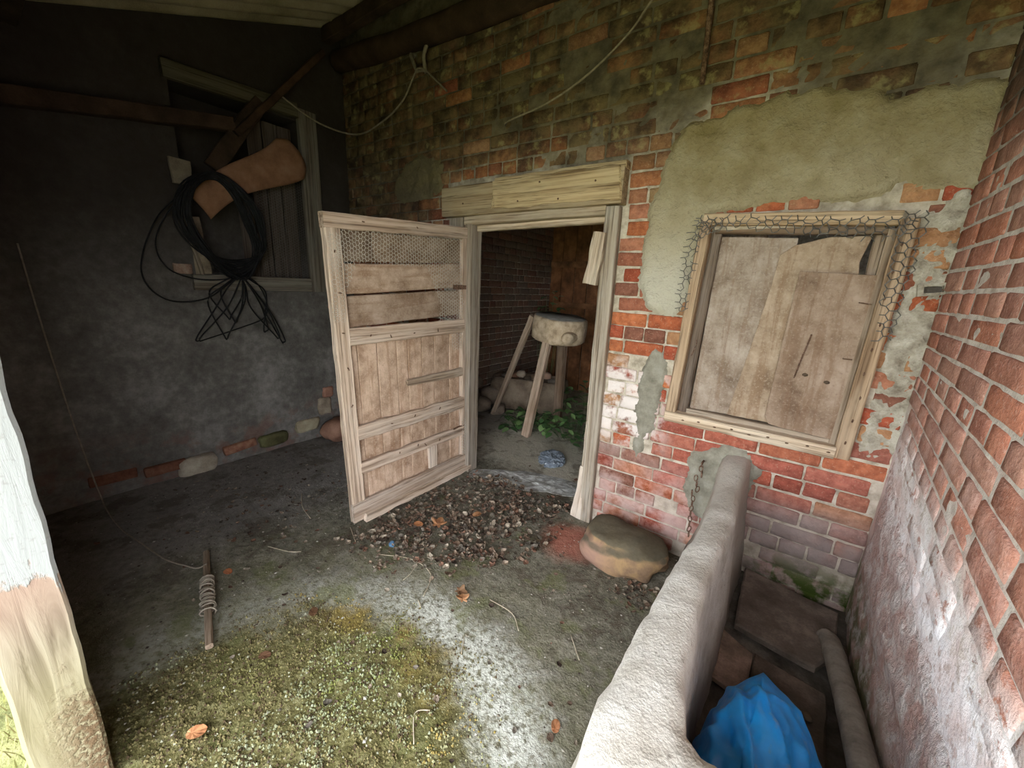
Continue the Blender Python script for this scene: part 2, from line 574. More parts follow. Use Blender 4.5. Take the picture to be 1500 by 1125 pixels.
def m_floor():
    N = NB('earth_floor', 0.95, 0.15)
    o = N.sep()
    n1 = N.noise(3, 6); n2 = N.noise(24, 6, None, 0.7); n3 = N.noise(110, 4); n4 = N.noise(7, 5)
    c = N.ramp(N.add(N.mul(n1, 0.45), N.mul(n2, 0.55)), [(0.25, (0.085, 0.078, 0.06)), (0.5, (0.19, 0.178, 0.14)), (0.75, (0.3, 0.28, 0.235))])
    c = N.mix(N.ss(n3, 0.58, 0.7, 0, 0.5), c, (0.4, 0.36, 0.3))
    c = N.mix(N.ss(N.noise(45, 3), 0.58, 0.68, 0, 0.6), c, (0.08, 0.06, 0.045))
    # packed sand in the inner room and on the sill
    ins = N.ss(N.add(o[1], N.mul(N.math('SUBTRACT', n4, 0.5), 0.5)), 2.3, 2.5)
    c = N.mix(N.mul(ins, 0.8), c, N.mix(n2, (0.5, 0.455, 0.37), (0.68, 0.63, 0.53)))
    # dusty grey floor along the left wall
    lf = N.mul(N.ss(N.add(o[0], N.mul(N.math('SUBTRACT', n4, 0.5), 0.8)), -2.1, -2.6), 0.6)
    c = N.mix(lf, c, N.mix(n2, (0.17, 0.15, 0.15), (0.34, 0.32, 0.32)))
    # rings round the moss: distance from the moss bed's centre
    dx = N.math('SUBTRACT', o[0], -1.02); dy = N.math('SUBTRACT', o[1], 0.2)
    d = N.math('SQRT', N.add(N.mul(dx, dx), N.mul(dy, dy)))
    d = N.add(d, N.mul(N.math('SUBTRACT', n4, 0.5), 0.35))
    film = N.mul(N.ss(d, 1.5, 0.8), N.ss(n4, 0.35, 0.6), 0.42)
    c = N.mix(film, c, (0.17, 0.165, 0.08))
    rim = N.mul(N.ss(d, 0.60, 0.70), N.ss(d, 1.02, 0.78), N.ss(N.noise(38, 5, None, 0.7), 0.36, 0.56))
    side = N.ss(N.add(dx, N.mul(dy, 0.3)), -0.35, 0.25, 0.32, 1.0)
    c = N.mix(N.mul(rim, side, 0.9), c, (0.62, 0.63, 0.58))
    moss = N.ss(N.add(d, N.mul(N.math('SUBTRACT', n2, 0.5), 0.3)), 0.80, 0.54)
    mc = N.ramp(N.add(N.mul(n2, 0.6), N.mul(n3, 0.4)), [(0.25, (0.05, 0.042, 0.018)), (0.5, (0.13, 0.118, 0.045)), (0.75, (0.3, 0.28, 0.15))])
    c = N.mix(moss, c, mc)
    och = N.mul(N.ss(d, 0.5, 0.62), N.ss(d, 0.76, 0.66), N.ss(n1, 0.42, 0.55), N.ss(dy, 0.35, 0.55), N.ss(dx, 0.35, 0.1))
    c = N.mix(N.mul(och, 0.8), c, (0.26, 0.19, 0.05))
    dirt = N.mul(N.ss(N.noise(4.5, 6, None, 0.7), 0.5, 0.6), N.ss(d, 0.9, 1.2), 0.55)
    c = N.mix(dirt, c, (0.085, 0.066, 0.048))
    c = N.mix(N.mul(N.ss(N.noise(5.5, 5), 0.54, 0.64), N.ss(o[0], -2.4, -1.9), N.ss(o[1], 2.1, 1.7), 0.5), c, (0.15, 0.16, 0.06))
    red = near(N, -0.86, 1.86, 0.0, 0.16, 0.07, n4, 0.15)
    c = N.mix(N.mul(red, 0.9), c, N.mix(n2, (0.3, 0.09, 0.06), (0.45, 0.2, 0.15)))
    N.bump(N.add(n2, N.mul(n3, 0.35)), 0.9, 0.016)
    return N.out(c)

M_BRB, M_BRF = m_brick_back(False), m_brick_back(True)
M_MORT, M_BRR, M_MORR = m_mortar_back(), m_brick_right(), m_mortar_right()
M_PLAS, M_WOOD, M_PANEL, M_POST = m_plaster(), m_wood(), m_dirty_panel(), m_post()
M_LEFT, M_FLOOR = m_left_wall(), m_floor()
M_CEM = m_simple('grey_cement', [(0.2, (0.15, 0.138, 0.11)), (0.5, (0.26, 0.245, 0.2)), (0.8, (0.36, 0.345, 0.3))], 12)
M_RUB = m_simple('rubble_mortar', [(0.25, (0.22, 0.19, 0.15)), (0.5, (0.4, 0.365, 0.3)), (0.75, (0.55, 0.52, 0.45))], 18, bump=0.9, bd=0.012)

def m_trough():
    N = NB('trough_concrete', 0.9, 0.2)
    o = N.sep()
    n1 = N.noise(8, 6); n2 = N.noise(55, 5); n3 = N.noise(160, 3)
    c = N.ramp(n1, [(0.2, (0.42, 0.385, 0.34)), (0.5, (0.57, 0.54, 0.5)), (0.8, (0.66, 0.64, 0.61))])
    c = N.mix(N.ss(n2, 0.6, 0.72, 0, 0.6), c, (0.22, 0.2, 0.17))
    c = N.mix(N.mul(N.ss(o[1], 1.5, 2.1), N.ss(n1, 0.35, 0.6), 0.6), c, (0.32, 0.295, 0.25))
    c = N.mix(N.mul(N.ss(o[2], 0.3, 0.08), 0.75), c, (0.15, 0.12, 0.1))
    N.bump(N.add(N.mul(n1, 0.4), N.add(N.mul(n2, 0.6), N.mul(n3, 0.35))), 0.7, 0.009)
    return N.out(c)
M_TRO = m_trough()
M_MUD = m_simple('trough_mud', [(0.25, (0.05, 0.042, 0.036)), (0.5, (0.1, 0.085, 0.072)), (0.75, (0.18, 0.16, 0.14))], 10, bump=0.8)
M_SLAB = m_simple('slab_stone', [(0.25, (0.075, 0.062, 0.052)), (0.5, (0.13, 0.11, 0.095)), (0.75, (0.24, 0.2, 0.18))], 8, bump=0.5, tint=True)
M_PIPE = m_simple('muddy_pipe', [(0.2, (0.12, 0.105, 0.09)), (0.5, (0.22, 0.195, 0.17)), (0.8, (0.3, 0.28, 0.25))], 14)
M_STONE = m_simple('field_stone', [(0.25, (0.15, 0.12, 0.1)), (0.5, (0.28, 0.24, 0.2)), (0.75, (0.4, 0.36, 0.31))], 6, tint=True)
M_TERRA = m_simple('terracotta', [(0.2, (0.16, 0.08, 0.045)), (0.5, (0.24, 0.125, 0.07)), (0.8, (0.3, 0.18, 0.115))], 7, rough=0.85)
M_RUBBER = m_simple('black_rubber', [(0.3, (0.004, 0.004, 0.005)), (0.7, (0.014, 0.014, 0.016))], 20, rough=0.6, spec=0.2, bump=0.1)
M_RUST = m_simple('rusty_iron', [(0.25, (0.06, 0.035, 0.025)), (0.5, (0.14, 0.08, 0.055)), (0.75, (0.24, 0.16, 0.12))], 60, rough=0.8)
M_WIRE = m_simple('grey_wire', [(0.25, (0.14, 0.115, 0.08)), (0.75, (0.28, 0.24, 0.18))], 30, rough=0.6, spec=0.5, bump=0.1)
M_NET = m_simple('netting_wire', [(0.25, (0.38, 0.35, 0.3)), (0.75, (0.62, 0.58, 0.52))], 40, rough=0.6, spec=0.5, bump=0.1)
M_NETD = m_simple('dark_netting_wire', [(0.25, (0.07, 0.065, 0.06)), (0.75, (0.17, 0.16, 0.15))], 40, rough=0.6, spec=0.5, bump=0.1)
M_STRING = m_simple('pale_twine', [(0.25, (0.22, 0.19, 0.15)), (0.75, (0.36, 0.31, 0.26))], 40, rough=0.95, bump=0.2)
M_SHEET = m_simple('corrugated_sheet', [(0.25, (0.22, 0.19, 0.12)), (0.5, (0.33, 0.29, 0.19)), (0.75, (0.42, 0.37, 0.26))], 3, rough=0.9)
M_BEAM = m_simple('dark_timber', [(0.25, (0.045, 0.033, 0.024)), (0.5, (0.095, 0.068, 0.048)), (0.75, (0.16, 0.115, 0.08))], 6, tint=True, objc=True)
M_STRAW = m_simple('dry_straw', [(0.25, (0.34, 0.28, 0.2)), (0.75, (0.55, 0.49, 0.38))], 30, rough=0.8, bump=0.1)
M_GROUND = m_simple('outdoor_ground', [(0.25, (0.12, 0.13, 0.05)), (0.5, (0.24, 0.25, 0.1)), (0.75, (0.36, 0.35, 0.18))], 4, bump=0.8, bd=0.02)

def m_attr(name, rough=0.9, spec=0.2, bump=0.2, trans=0.0):
    N = NB(name, rough, spec)
    n = N.noise(90, 3)
    c = N.mix(N.ss(n, 0.3, 0.7), N.mix(1.0, N.attr(), (0.6, 0.6, 0.6), 'MULTIPLY'), N.attr())
    N.bump(n, bump, 0.003)
    return N.out(c)
M_MOSS = m_attr('moss_clumps')
M_LITTER = m_attr('dead_leaves', 0.8)
M_CRUMB = m_attr('floor_crumbs')
M_GRASS = m_attr('pale_grass', 0.8)

def m_dryleaf():
    N = NB('dry_leaf', 0.75, 0.3)
    v = N.obj((14, 14, 14))
    n = N.noise(2, 5, v)
    c = N.ramp(n, [(0.25, (0.2, 0.1, 0.055)), (0.55, (0.36, 0.21, 0.12)), (0.85, (0.45, 0.31, 0.21))])
    c = N.mix(1.0, c, N.ocol(), 'MULTIPLY')
    N.bump(n, 0.5, 0.004)
    return N.out(c)
M_DLEAF = m_dryleaf()

def m_green():
    N = NB('green_leaf', 0.5, 0.4)
    oi = N.n('ShaderNodeObjectInfo')
    c = N.ramp(oi.outputs['Random'], [(0.0, (0.04, 0.1, 0.03)), (0.6, (0.1, 0.21, 0.06)), (1.0, (0.2, 0.32, 0.12))])
    n = N.noise(60, 3)
    c = N.mix(N.ss(n, 0.4, 0.7, 0, 0.4), c, (0.1, 0.16, 0.07))
    return N.out(c)
M_GREEN = m_green()

def m_boulder():
    N = NB('boulder_stone', 0.85, 0.3)
    o = N.sep()
    geo = N.n('ShaderNodeNewGeometry')
    no = N.sep(geo.outputs['Normal'])
    n1 = N.noise(7, 6, None, 0.65, 0.5); n2 = N.noise(50, 4)
    c = N.ramp(n1, [(0.15, (0.1, 0.065, 0.045)), (0.42, (0.22, 0.14, 0.085)), (0.65, (0.34, 0.22, 0.11)), (0.9, (0.22, 0.15, 0.11))])
    pink = N.mul(N.ss(o[0], -0.5, -0.68), N.ss(o[2], 0.17, 0.1), 0.7)
    c = N.mix(pink, c, (0.34, 0.2, 0.16))
    alg = N.ss(N.add(no[2], N.mul(N.math('SUBTRACT', n1, 0.5), 0.5)), 0.25, 0.6)
    c = N.mix(N.mul(alg, 0.9), c, N.mix(n2, (0.055, 0.05, 0.035), (0.12, 0.108, 0.075)))
    N.bump(N.add(n1, N.mul(n2, 0.3)), 0.6, 0.01)
    return N.out(c)
M_BOULD = m_boulder()

def m_blue():
    N = NB('blue_plastic', 0.38, 0.5)
    n1 = N.noise(9, 5); n2 = N.noise(26, 4)
    c = N.mix(N.ss(n1, 0.3, 0.7), (0.004, 0.2, 0.62), (0.01, 0.31, 0.82))
    c = N.mix(N.ss(n2, 0.58, 0.75, 0, 0.35), c, (0.3, 0.33, 0.34))
    return N.out(c, N.ss(n2, 0.4, 0.7, 0.32, 0.6))
M_BLUE = m_blue()

def m_clear():
    N = NB('grey_blue_film', 0.25, 0.5)
    n1 = N.noise(20, 4)
    return N.out(N.mix(n1, (0.1, 0.13, 0.17), (0.3, 0.34, 0.4)), 0.25)
M_FILM = m_clear()
M_TARP = m_simple('trodden_film', [(0.3, (0.2, 0.19, 0.17)), (0.5, (0.36, 0.36, 0.35)), (0.7, (0.55, 0.56, 0.57))], 16, rough=0.45, spec=0.5, bump=0.8)
M_CAP = m_simple('blue_cap', [(0.3, (0.05, 0.13, 0.25)), (0.7, (0.12, 0.22, 0.36))], 30, rough=0.5, spec=0.5, bump=0.1)
M_LOG = m_simple('log_end', [(0.2, (0.26, 0.18, 0.12)), (0.5, (0.56, 0.43, 0.3)), (0.8, (0.72, 0.6, 0.46))], 16, bump=0.8)
M_LOGTOP = m_simple('grey_log_top', [(0.25, (0.24, 0.22, 0.19)), (0.5, (0.36, 0.34, 0.3)), (0.75, (0.44, 0.42, 0.39))], 12)

# ------------------------------------------------------------------ floor and ground
def floor_z(x, y):
    d = math.hypot(x + 1.02, y - 0.2)
    m = sstep(0.75, 0.55, d)
    return -0.004 + 0.010 * fbm((x, y, 3.3), 2.6, 4) + m * (0.006 + 0.010 * nz(x * 38, y * 38, 1.0) + 0.006 * nz(x * 80, y * 80, 5.0))

def build_floor():
    x0, x1, y0, y1, st = -3.45, 0.62, -0.12, 5.1, 0.022
    nx, ny = int((x1 - x0) / st), int((y1 - y0) / st)
    vs = []
    for j in range(ny + 1):
        for i in range(nx + 1):
            x, y = x0 + i * st, y0 + j * st
            vs.append((x, y, floor_z(x, y)))
    fs = [(j*(nx+1)+i, j*(nx+1)+i+1, (j+1)*(nx+1)+i+1, (j+1)*(nx+1)+i) for j in range(ny) for i in range(nx)]
    o = mesh_obj('floor', vs, fs, M_FLOOR)
    tag(o, 'grey-brown earth floor of the shed with a mossy pale-rimmed patch', 'floor', kind='structure')
    return o
floor = build_floor()

vs, fs = [], []
st = 0.5
n_ = 40
for j in range(n_ + 1):
    for i in range(n_ + 1):
        x = (i - n_ / 2) * st; y = -0.1 - j * st
        vs.append((x, y, -0.02 + 0.02 * nz(x * 1.3, y * 1.3) * (1 if j else 0)))
fs = [(j*(n_+1)+i, (j+1)*(n_+1)+i, (j+1)*(n_+1)+i+1, j*(n_+1)+i+1) for j in range(n_) for i in range(n_)]
ground = mesh_obj('ground', vs, fs, M_GROUND)
tag(ground, 'yellow-green grassy ground outside the shed beside the white post', 'ground', kind='structure')

# ------------------------------------------------------------------ bricks
def brick_mesh(name, L, D, H, seed, mat, nx=4, nz_=2):
    """front face at y=0 looking to -y, softened edges, uneven front: about 50 triangles"""
    r = 0.0045
    xs = [-L/2, -L/2 + r] + [-L/2 + r + (L - 2*r) * (i+1) / nx for i in range(nx-1)] + [L/2 - r, L/2]
    zs = [-H/2, -H/2 + r] + [-H/2 + r + (H - 2*r) * (i+1) / nz_ for i in range(nz_-1)] + [H/2 - r, H/2]
    vs, fs = [], []
    for k, z in enumerate(zs):
        for i, x in enumerate(xs):
            ex = i in (0, len(xs)-1); ez = k in (0, len(zs)-1)
            y = (r if (ex or ez) else 0.0) + 0.0025 * nz(seed + x * 31, z * 31)
            jx = 0.004 * nz(seed + 5 + z * 40, x * 7) if ex else 0
            jz = 0.004 * nz(seed + 8 + x * 30, z * 7) if ez else 0
            if ex and ez:
                y += 0.006; jx -= math.copysign(0.004, x); jz -= math.copysign(0.004, z)
            vs.append((x + jx, y, z + jz))
    nxv = len(xs); nzv = len(zs)
    for k in range(nzv - 1):
        for i in range(nxv - 1):
            fs.append((k*nxv+i, k*nxv+i+1, (k+1)*nxv+i+1, (k+1)*nxv+i))
    ring = [i for i in range(nxv)] + [k*nxv + nxv-1 for k in range(1, nzv)] + [(nzv-1)*nxv + i for i in range(nxv-2, -1, -1)] + [k*nxv for k in range(nzv-2, 0, -1)]
    b = len(vs)
    for q in ring:
        x, y, z = vs[q]
        vs.append((x, D, z))
    m = len(ring)
    for q in range(m):
        q2 = (q + 1) % m
        fs.append((ring[q2], ring[q], b + q, b + q2))
    return make_mesh(name, vs, fs, mat, True)

HC = 0.0785
def lay(u0, u1, z0, z1, h, skip, rng, stretch=0.225, head=0.108, joint=0.009):
    """courses of bricks: list of (u, z, length, height); skip(u, z, L) drops a brick; cut(u) trims at openings"""
    out = []
    c = 0
    z = z0 + h / 2
    while z < z1:
        u = u0 - rng.uniform(0, stretch)
        kind = 'h' if c % 4 == 3 else 's'
        while u < u1:
            L = (head if (kind == 'h' or rng.random() < 0.16) else stretch) * rng.uniform(0.93, 1.05)
            a, b = u, u + L
            u = b + joint * rng.uniform(0.6, 1.4)
            segs = [(max(a, u0), min(b, u1))]
            for (sa, sb, za, zb) in skip:
                if za < z < zb:
                    ns = []
                    for (p, q) in segs:
                        if q <= sa or p >= sb: ns.append((p, q))
                        else:
                            if p < sa: ns.append((p, sa - 0.004))
                            if q > sb: ns.append((sb + 0.004, q))
                    segs = ns
            for (p, q) in segs:
                if q - p > 0.035:
                    out.append(((p + q) / 2, z, q - p, h * rng.uniform(0.865, 0.915)))
        z += h
        c += 1
    return out

PATCHES = {
 'plaster': [(-0.743,1.557),(-0.735,1.778),(-0.708,1.969),(-0.651,2.158),(-0.583,2.219),(-0.442,2.234),(-0.315,2.262),(-0.128,2.264),(0.072,2.234),(0.129,2.182),(0.224,2.194),(0.369,2.192),(0.43,2.19),(0.43,1.835),(0.27,1.859),(0.209,1.888),(0.164,1.833),(0.064,1.822),(-0.027,1.844),(-0.217,1.838),(-0.375,1.814),(-0.43,1.794),(-0.451,1.702),(-0.469,1.545),(-0.475,1.413),(-0.516,1.307),(-0.624,1.333),(-0.701,1.363)],
 'stripe': [(-0.6,1.16),(-0.55,1.12),(-0.538,1.089),(-0.523,0.979),(-0.538,0.9),(-0.538,0.821),(-0.546,0.74),(-0.585,0.64),(-0.61,0.5),(-0.645,0.5),(-0.64,0.633),(-0.668,0.792),(-0.668,0.952),(-0.645,1.072)],
 'root': [(-0.351,0.627),(-0.198,0.72),(-0.076,0.70),(-0.02,0.622),(-0.045,0.505),(-0.1,0.25),(-0.187,0.209),(-0.324,0.319),(-0.363,0.47)],
 'left': [(-2.763,2.026),(-2.781,2.177),(-2.635,2.304),(-2.494,2.368),(-2.313,2.33),(-2.196,2.249),(-2.21,2.05),(-2.426,2.015)],
 'left2': [(-3.35,2.30),(-3.1,2.55),(-2.7,2.62),(-2.4,2.75),(-2.3,2.6),(-2.32,2.42),(-2.6,2.38),(-2.95,2.3)],
 'rubble': [(0.285,1.75),(0.36,1.84),(0.43,1.84),(0.43,0.85),(0.36,0.80),(0.30,0.79),(0.285,0.9),(0.30,1.05),(0.29,1.25)],
}
def in_patch(u, z, L, names, margin=0.01):
    for nme in names:
        p = PATCHES[nme]
        if all(poly_sd(p, u + s * L / 2, z + t * 0.03) > margin for s in (-1, 0, 1) for t in (-1, 1)):
            return True
    return False

YB = 2.14        # face of the back wall
XR = 0.405       # face of the right wall
XL = -3.40       # face of the left wall
DOOR = (-2.0, -0.868, -1.0, 1.99)
LINT = (-2.165, -0.845, 1.87, 2.085)
WIN = (-0.478, 0.262, 0.80, 1.775)

# back wall: recessed joint surface with the two openings, thickness behind it
def build_back():
    st = 0.03
    nx, nz_ = int((0.47 + 3.45) / st), int(3.42 / st)
    idx = {}
    vs, fs = [], []
    def hole(x, z):
        return (DOOR[0] + 0.05 < x < DOOR[1] - 0.03 and z < DOOR[3] - 0.1) or (WIN[0] + 0.02 < x < WIN[1] - 0.02 and WIN[2] + 0.02 < z < WIN[3] - 0.02)
    def vid(i, k):
        if (i, k) not in idx:
            x, z = -3.45 + i * st, -0.03 + k * st
            idx[(i, k)] = len(vs)
            vs.append((x, YB + 0.0065 - 0.005 * sstep(1.9, 2.3, z) * sstep(-2.2, -1.2, x) + 0.003 * fbm((x, 0, z), 9, 3) + 0.002 * nz(x * 40, z * 40, 2), z))
        return idx[(i, k)]
    for i in range(nx):
        for k in range(nz_):
            x, z = -3.45 + (i + .5) * st, -0.03 + (k + .5) * st
            if hole(x, z): continue
            fs.append((vid(i, k), vid(i+1, k), vid(i+1, k+1), vid(i, k+1)))
    y0, y1 = YB + 0.025, YB + 0.25
    B = [((-3.65, y0, -0.05), (-2.3, y1, 3.42)), ((-2.3, y0, -0.05), (-1.95, YB + 0.08, 3.42)), ((-2.3, YB + 0.08, 1.89), (-1.95, y1, 3.42)), ((-0.898, y0, -0.05), (-0.46, y1, 3.42)), ((-1.95, y0, 1.89), (-0.898, y1, 3.42)),
         ((-0.46, y0, -0.05), (0.245, y1, 0.82)), ((-0.46, y0, 1.755), (0.245, y1, 3.42)), ((0.245, y0, -0.05), (0.66, y1, 3.42))]
    bv, bf = boxes_mesh(B)
    k = len(vs)
    vs += bv; fs += [tuple(k + i for i in f) for f in bf]
    o = mesh_obj('wall_back', vs, fs, M_MORT, smooth=False)
    tag(o, 'old brick back wall with the doorway, grimy at the top and salt-stained below', 'wall', kind='structure')
    return o
wall_back = build_back()

rng = random.Random(11)
PAL = [(0.52,0.15,0.07),(0.56,0.19,0.085),(0.45,0.11,0.06),(0.38,0.09,0.055),(0.55,0.24,0.15),(0.42,0.16,0.10),(0.5,0.27,0.14),(0.3,0.13,0.09)]
def back_col(x, z):
    c = V(rng.choice(PAL))
    if z > 1.9:
        c = c.lerp(V(rng.choice([(0.42,0.24,0.12),(0.35,0.26,0.14),(0.3,0.16,0.08),(0.5,0.2,0.08)])), rng.uniform(0.2, 0.9))
    elif x > -0.5 and z < 0.85:
        c = c.lerp(V((0.5, 0.17, 0.13)), rng.uniform(0.2, 0.7))
        if x > -0.1 and z < 0.5:
            c = c.lerp(V((0.36, 0.25, 0.22)), rng.uniform(0.3, 0.8))
    return c * rng.uniform(0.85, 1.1)

SB = [brick_mesh('brick', 0.225, 0.035, 0.067, 3.1 * k + 1, M_BRB) for k in range(8)]
HB = [brick_mesh('brick', 0.108, 0.035, 0.067, 5.3 * k + 2, M_BRB, 3) for k in range(6)]
bl = lay(-3.39, XR, 0.0, 3.16, HC, [DOOR, LINT, WIN], rng)
bl = [b for b in bl if not in_patch(b[0], b[1], b[2], ('plaster', 'root', 'left', 'stripe'))]
def far_key(b):
    d2 = b[0] ** 2 + YB ** 2 + (b[1] - 1.45) ** 2
    return -(b[2] * b[3]) * YB / d2 ** 1.5
bl.sort(key=far_key)
fvs, ffs, fcol = [], [], []
for q, (x, z, L, H) in enumerate(bl):
    pr = rng.uniform(-0.005, 0.004)
    if z < 1.95 and 0.05 < rng.random() < 0.12: pr += 0.012
    src = rng.choice(SB if L > 0.16 else HB)
    base = 0.225 if L > 0.16 else 0.108
    M = Matrix.Translation(V((x, YB + pr, z + rng.uniform(-0.003, 0.003)))) @ Matrix.Rotation(rng.uniform(-0.012, 0.012), 4, 'Y') @ Matrix.Diagonal((L / base, 1, H / 0.067, 1))
    c = back_col(x, z)
    if q < 300:
        o = bpy.data.objects.new('brick', src)
        o.color = (*c, 1)
        link(o, wall_back, M)
    else:
        k = len(fvs)
        fvs += [M @ v.co for v in src.vertices]
        ffs += [tuple(k + i for i in p.vertices) for p in src.polygons]
        fcol += [c] * len(src.vertices)
fb = mesh_obj('far_bricks', fvs, ffs, M_BRF, wall_back, True, None, None, fcol)
tag(fb, 'darker small bricks of the far upper courses', kind='stuff')

def wall_patch(name, poly, thick, mat, parent, place, step=0.013, edge=0.03, rough=0.006, seed=0.0, label=None, fine=1.0, lay_=1.0):
    """a skin of render over brickwork: real thickness, broken edge; place(u, v, h) -> point, h outwards"""
    us = [p[0] for p in poly]; vz = [p[1] for p in poly]
    u0, u1, v0, v1 = min(us) - 0.03, max(us) + 0.03, min(vz) - 0.03, max(vz) + 0.03
    nu, nv = int((u1 - u0) / step) + 1, int((v1 - v0) / step) + 1
    sd, vs, idx, fs = {}, [], {}, []
    for i in range(nu + 1):
        for k in range(nv + 1):
            u, v = u0 + i * step, v0 + k * step
            sd[(i, k)] = poly_sd(poly, u, v) + 0.022 * fbm((u, v, seed), 11, 4) + 0.008 * nz(u * 70, v * 70, seed)
    def vid(i, k):
        if (i, k) not in idx:
            u, v = u0 + i * step, v0 + k * step
            s = sd[(i, k)]
            h = -0.012 + (thick + 0.012) * sstep(-step, edge, s) + (rough * fbm((u * lay_, v, seed + 4), 7 * fine, 5)) * sstep(0, edge, s)
            idx[(i, k)] = len(vs)
            vs.append(place(u, v, h))
        return idx[(i, k)]
    for i in range(nu):
        for k in range(nv):
            if max(sd[(i, k)], sd[(i+1, k)], sd[(i, k+1)], sd[(i+1, k+1)]) < -0.002: continue
            fs.append((vid(i, k), vid(i+1, k), vid(i+1, k+1), vid(i, k+1)))
    o = mesh_obj(name, vs, fs, mat, parent, True)
    if label: o['label'] = label
    return o
PB = lambda u, v, h: (u, YB - h, v)
wall_patch('plaster_patch', PATCHES['plaster'], 0.02, M_PLAS, wall_back, PB, 0.012, 0.035, 0.014, 1.0, 'olive-grey plaster over the boarded window')
wall_patch('cement_patch', PATCHES['stripe'], 0.010, M_CEM, wall_back, PB, 0.009, 0.015, 0.004, 2.0, 'grey cement smear between doorway and window')
wall_patch('cement_patch', PATCHES['root'], 0.014, M_CEM, wall_back, PB, 0.01, 0.03, 0.006, 3.0, 'grey cement collar where the trough meets the wall')
wall_patch('plaster_patch', PATCHES['left'], 0.012, M_PLAS, wall_back, PB, 0.012, 0.05, 0.02, 5.0, 'ragged plaster left beside the lintel')
wall_patch('rubble_mortar', PATCHES['rubble'], 0.004, M_RUB, wall_back, PB, 0.010, 0.02, 0.018, 8.0, 'rough rubble mortar right of the window', 2.5)
# broken hollow tile with a dark square hole
def frame_ring(o0, o1, i0, i1, y0, y1, rot, c):
    out = []
    for (ax, az) in ((-o0, -o1), (o0, -o1), (o0, o1), (-o0, o1)):
        out.append((ax, az))
    inn = [(-i0, -i1), (i0, -i1), (i0, i1), (-i0, i1)]
    vs, fs = [], []
    ca, sa = math.cos(rot), math.sin(rot)
    for yy in (y0, y1):
        for (a, b) in out + inn:
            vs.append((c[0] + a * ca - b * sa, yy, c[1] + a * sa + b * ca))
    for k in range(4):
        k2 = (k + 1) % 4
        fs += [(k, k2, 4 + k2, 4 + k), (8 + k2, 8 + k, 12 + k, 12 + k2), (k2, k, 8 + k, 8 + k2), (4 + k, 4 + k2, 12 + k2, 12 + k)]
    return vs, fs
vs, fs = frame_ring(0.042, 0.022, 0.026, 0.012, YB - 0.032, YB + 0.06, 0.15, (0.375, 1.50))
ht = mesh_obj('hollow_tile', vs, fs, M_RUB, wall_back, False)
ht['label'] = 'broken hollow tile with a dark hole'
mesh_obj('hole_shade', *boxes_mesh([((0.349, YB - 0.006, 1.488), (0.401, YB + 0.01, 1.512))]), M_MUD, wall_back, False)  # dark plug filling the hole, standing in for the shade inside it

# ------------------------------------------------------------------ right wall
def rtilt(z):
    return 0.16 * sstep(1.45, 0.8, z) * sstep(-0.1, 0.45, z)
def rz(y, z):
    return z + rtilt(z) * (y - 1.45)
def build_right():
    st = 0.03
    y0, y1 = -0.12, YB + 0.06
    ny, nk = int((y1 - y0) / st), int(3.05 / st)
    vs = []
    for k in range(nk + 1):
        for j in range(ny + 1):
            y, z = y0 + j * st, -0.03 + k * st
            vs.append((XR + 0.0025 + 0.002 * fbm((5, y, z), 8, 3) + 0.0015 * nz(y * 40, z * 40, 7) - 0.05 * sstep(0.35, 0.05, z) * sstep(2.2, 1.5, y) * 0.4, y, z))
    w_ = ny + 1
    fs = [(k*w_+j, (k+1)*w_+j, (k+1)*w_+j+1, k*w_+j+1) for k in range(nk) for j in range(ny)]
    bv, bf = boxes_mesh([((XR + 0.03, -0.12, -0.05), (XR + 0.26, YB + 0.25, 3.42))])
    k = len(vs); vs += bv; fs += [tuple(k + i for i in f) for f in bf]
    o = mesh_obj('wall_right', vs, fs, M_MORR, smooth=False)
    tag(o, 'red brick right wall with a white salt band above the trough', 'wall', kind='structure')
    return o
wall_right = build_right()
SR = [brick_mesh('brick', 0.225, 0.04, 0.067, 7.7 * k + 40, M_BRR) for k in range(8)]
HR = [brick_mesh('brick', 0.108, 0.04, 0.067, 9.1 * k + 50, M_BRR, 3) for k in range(5)]
rngr = random.Random(23)
rl = lay(0.25, YB - 0.004, 0.02, 2.55, 0.0735, [], rngr, joint=0.013)
RPAL_ = [(0.5,0.18,0.11),(0.46,0.15,0.09),(0.55,0.17,0.08),(0.48,0.23,0.17),(0.42,0.17,0.12),(0.52,0.27,0.2)]
RPAL = [tuple(a * 0.6 + b * 0.4 for a, b in zip(c, (0.56, 0.33, 0.27))) for c in RPAL_]
for (y, z, L, H) in rl:
    src = rngr.choice(SR if L > 0.16 else HR)
    base = 0.225 if L > 0.16 else 0.108
    zz = rz(y, z)
    tl = math.atan(rtilt(z))
    worn = sstep(1.0, 0.6, z)
    # local x -> -y world, local y (depth) -> +x world, local z -> z
    Rm = Matrix(((0, 1, 0, 0), (-1, 0, 0, 0), (0, 0, 1, 0), (0, 0, 0, 1)))
    hs = H * (1 + (rz(y, z + 0.03) - rz(y, z - 0.03)) / 0.06 - 1)
    M = Matrix.Translation(V((XR + rngr.uniform(-0.003, 0.0015) + 0.0055 * worn, y, zz))) @ Rm @ Matrix.Rotation(tl, 4, 'Y') @ Matrix.Rotation(rngr.uniform(-0.01, 0.01), 4, 'Z') @ Matrix.Diagonal((L / base, 1, hs / 0.067, 1))
    o = bpy.data.objects.new('brick', src)
    c = V(rngr.choice(RPAL)) * rngr.uniform(0.85, 1.1)
    if z < 1.1: c = c.lerp(V((0.48, 0.26, 0.21)), rngr.uniform(0.1, 0.6))
    o.color = (*c, 1)
    link(o, wall_right, M)
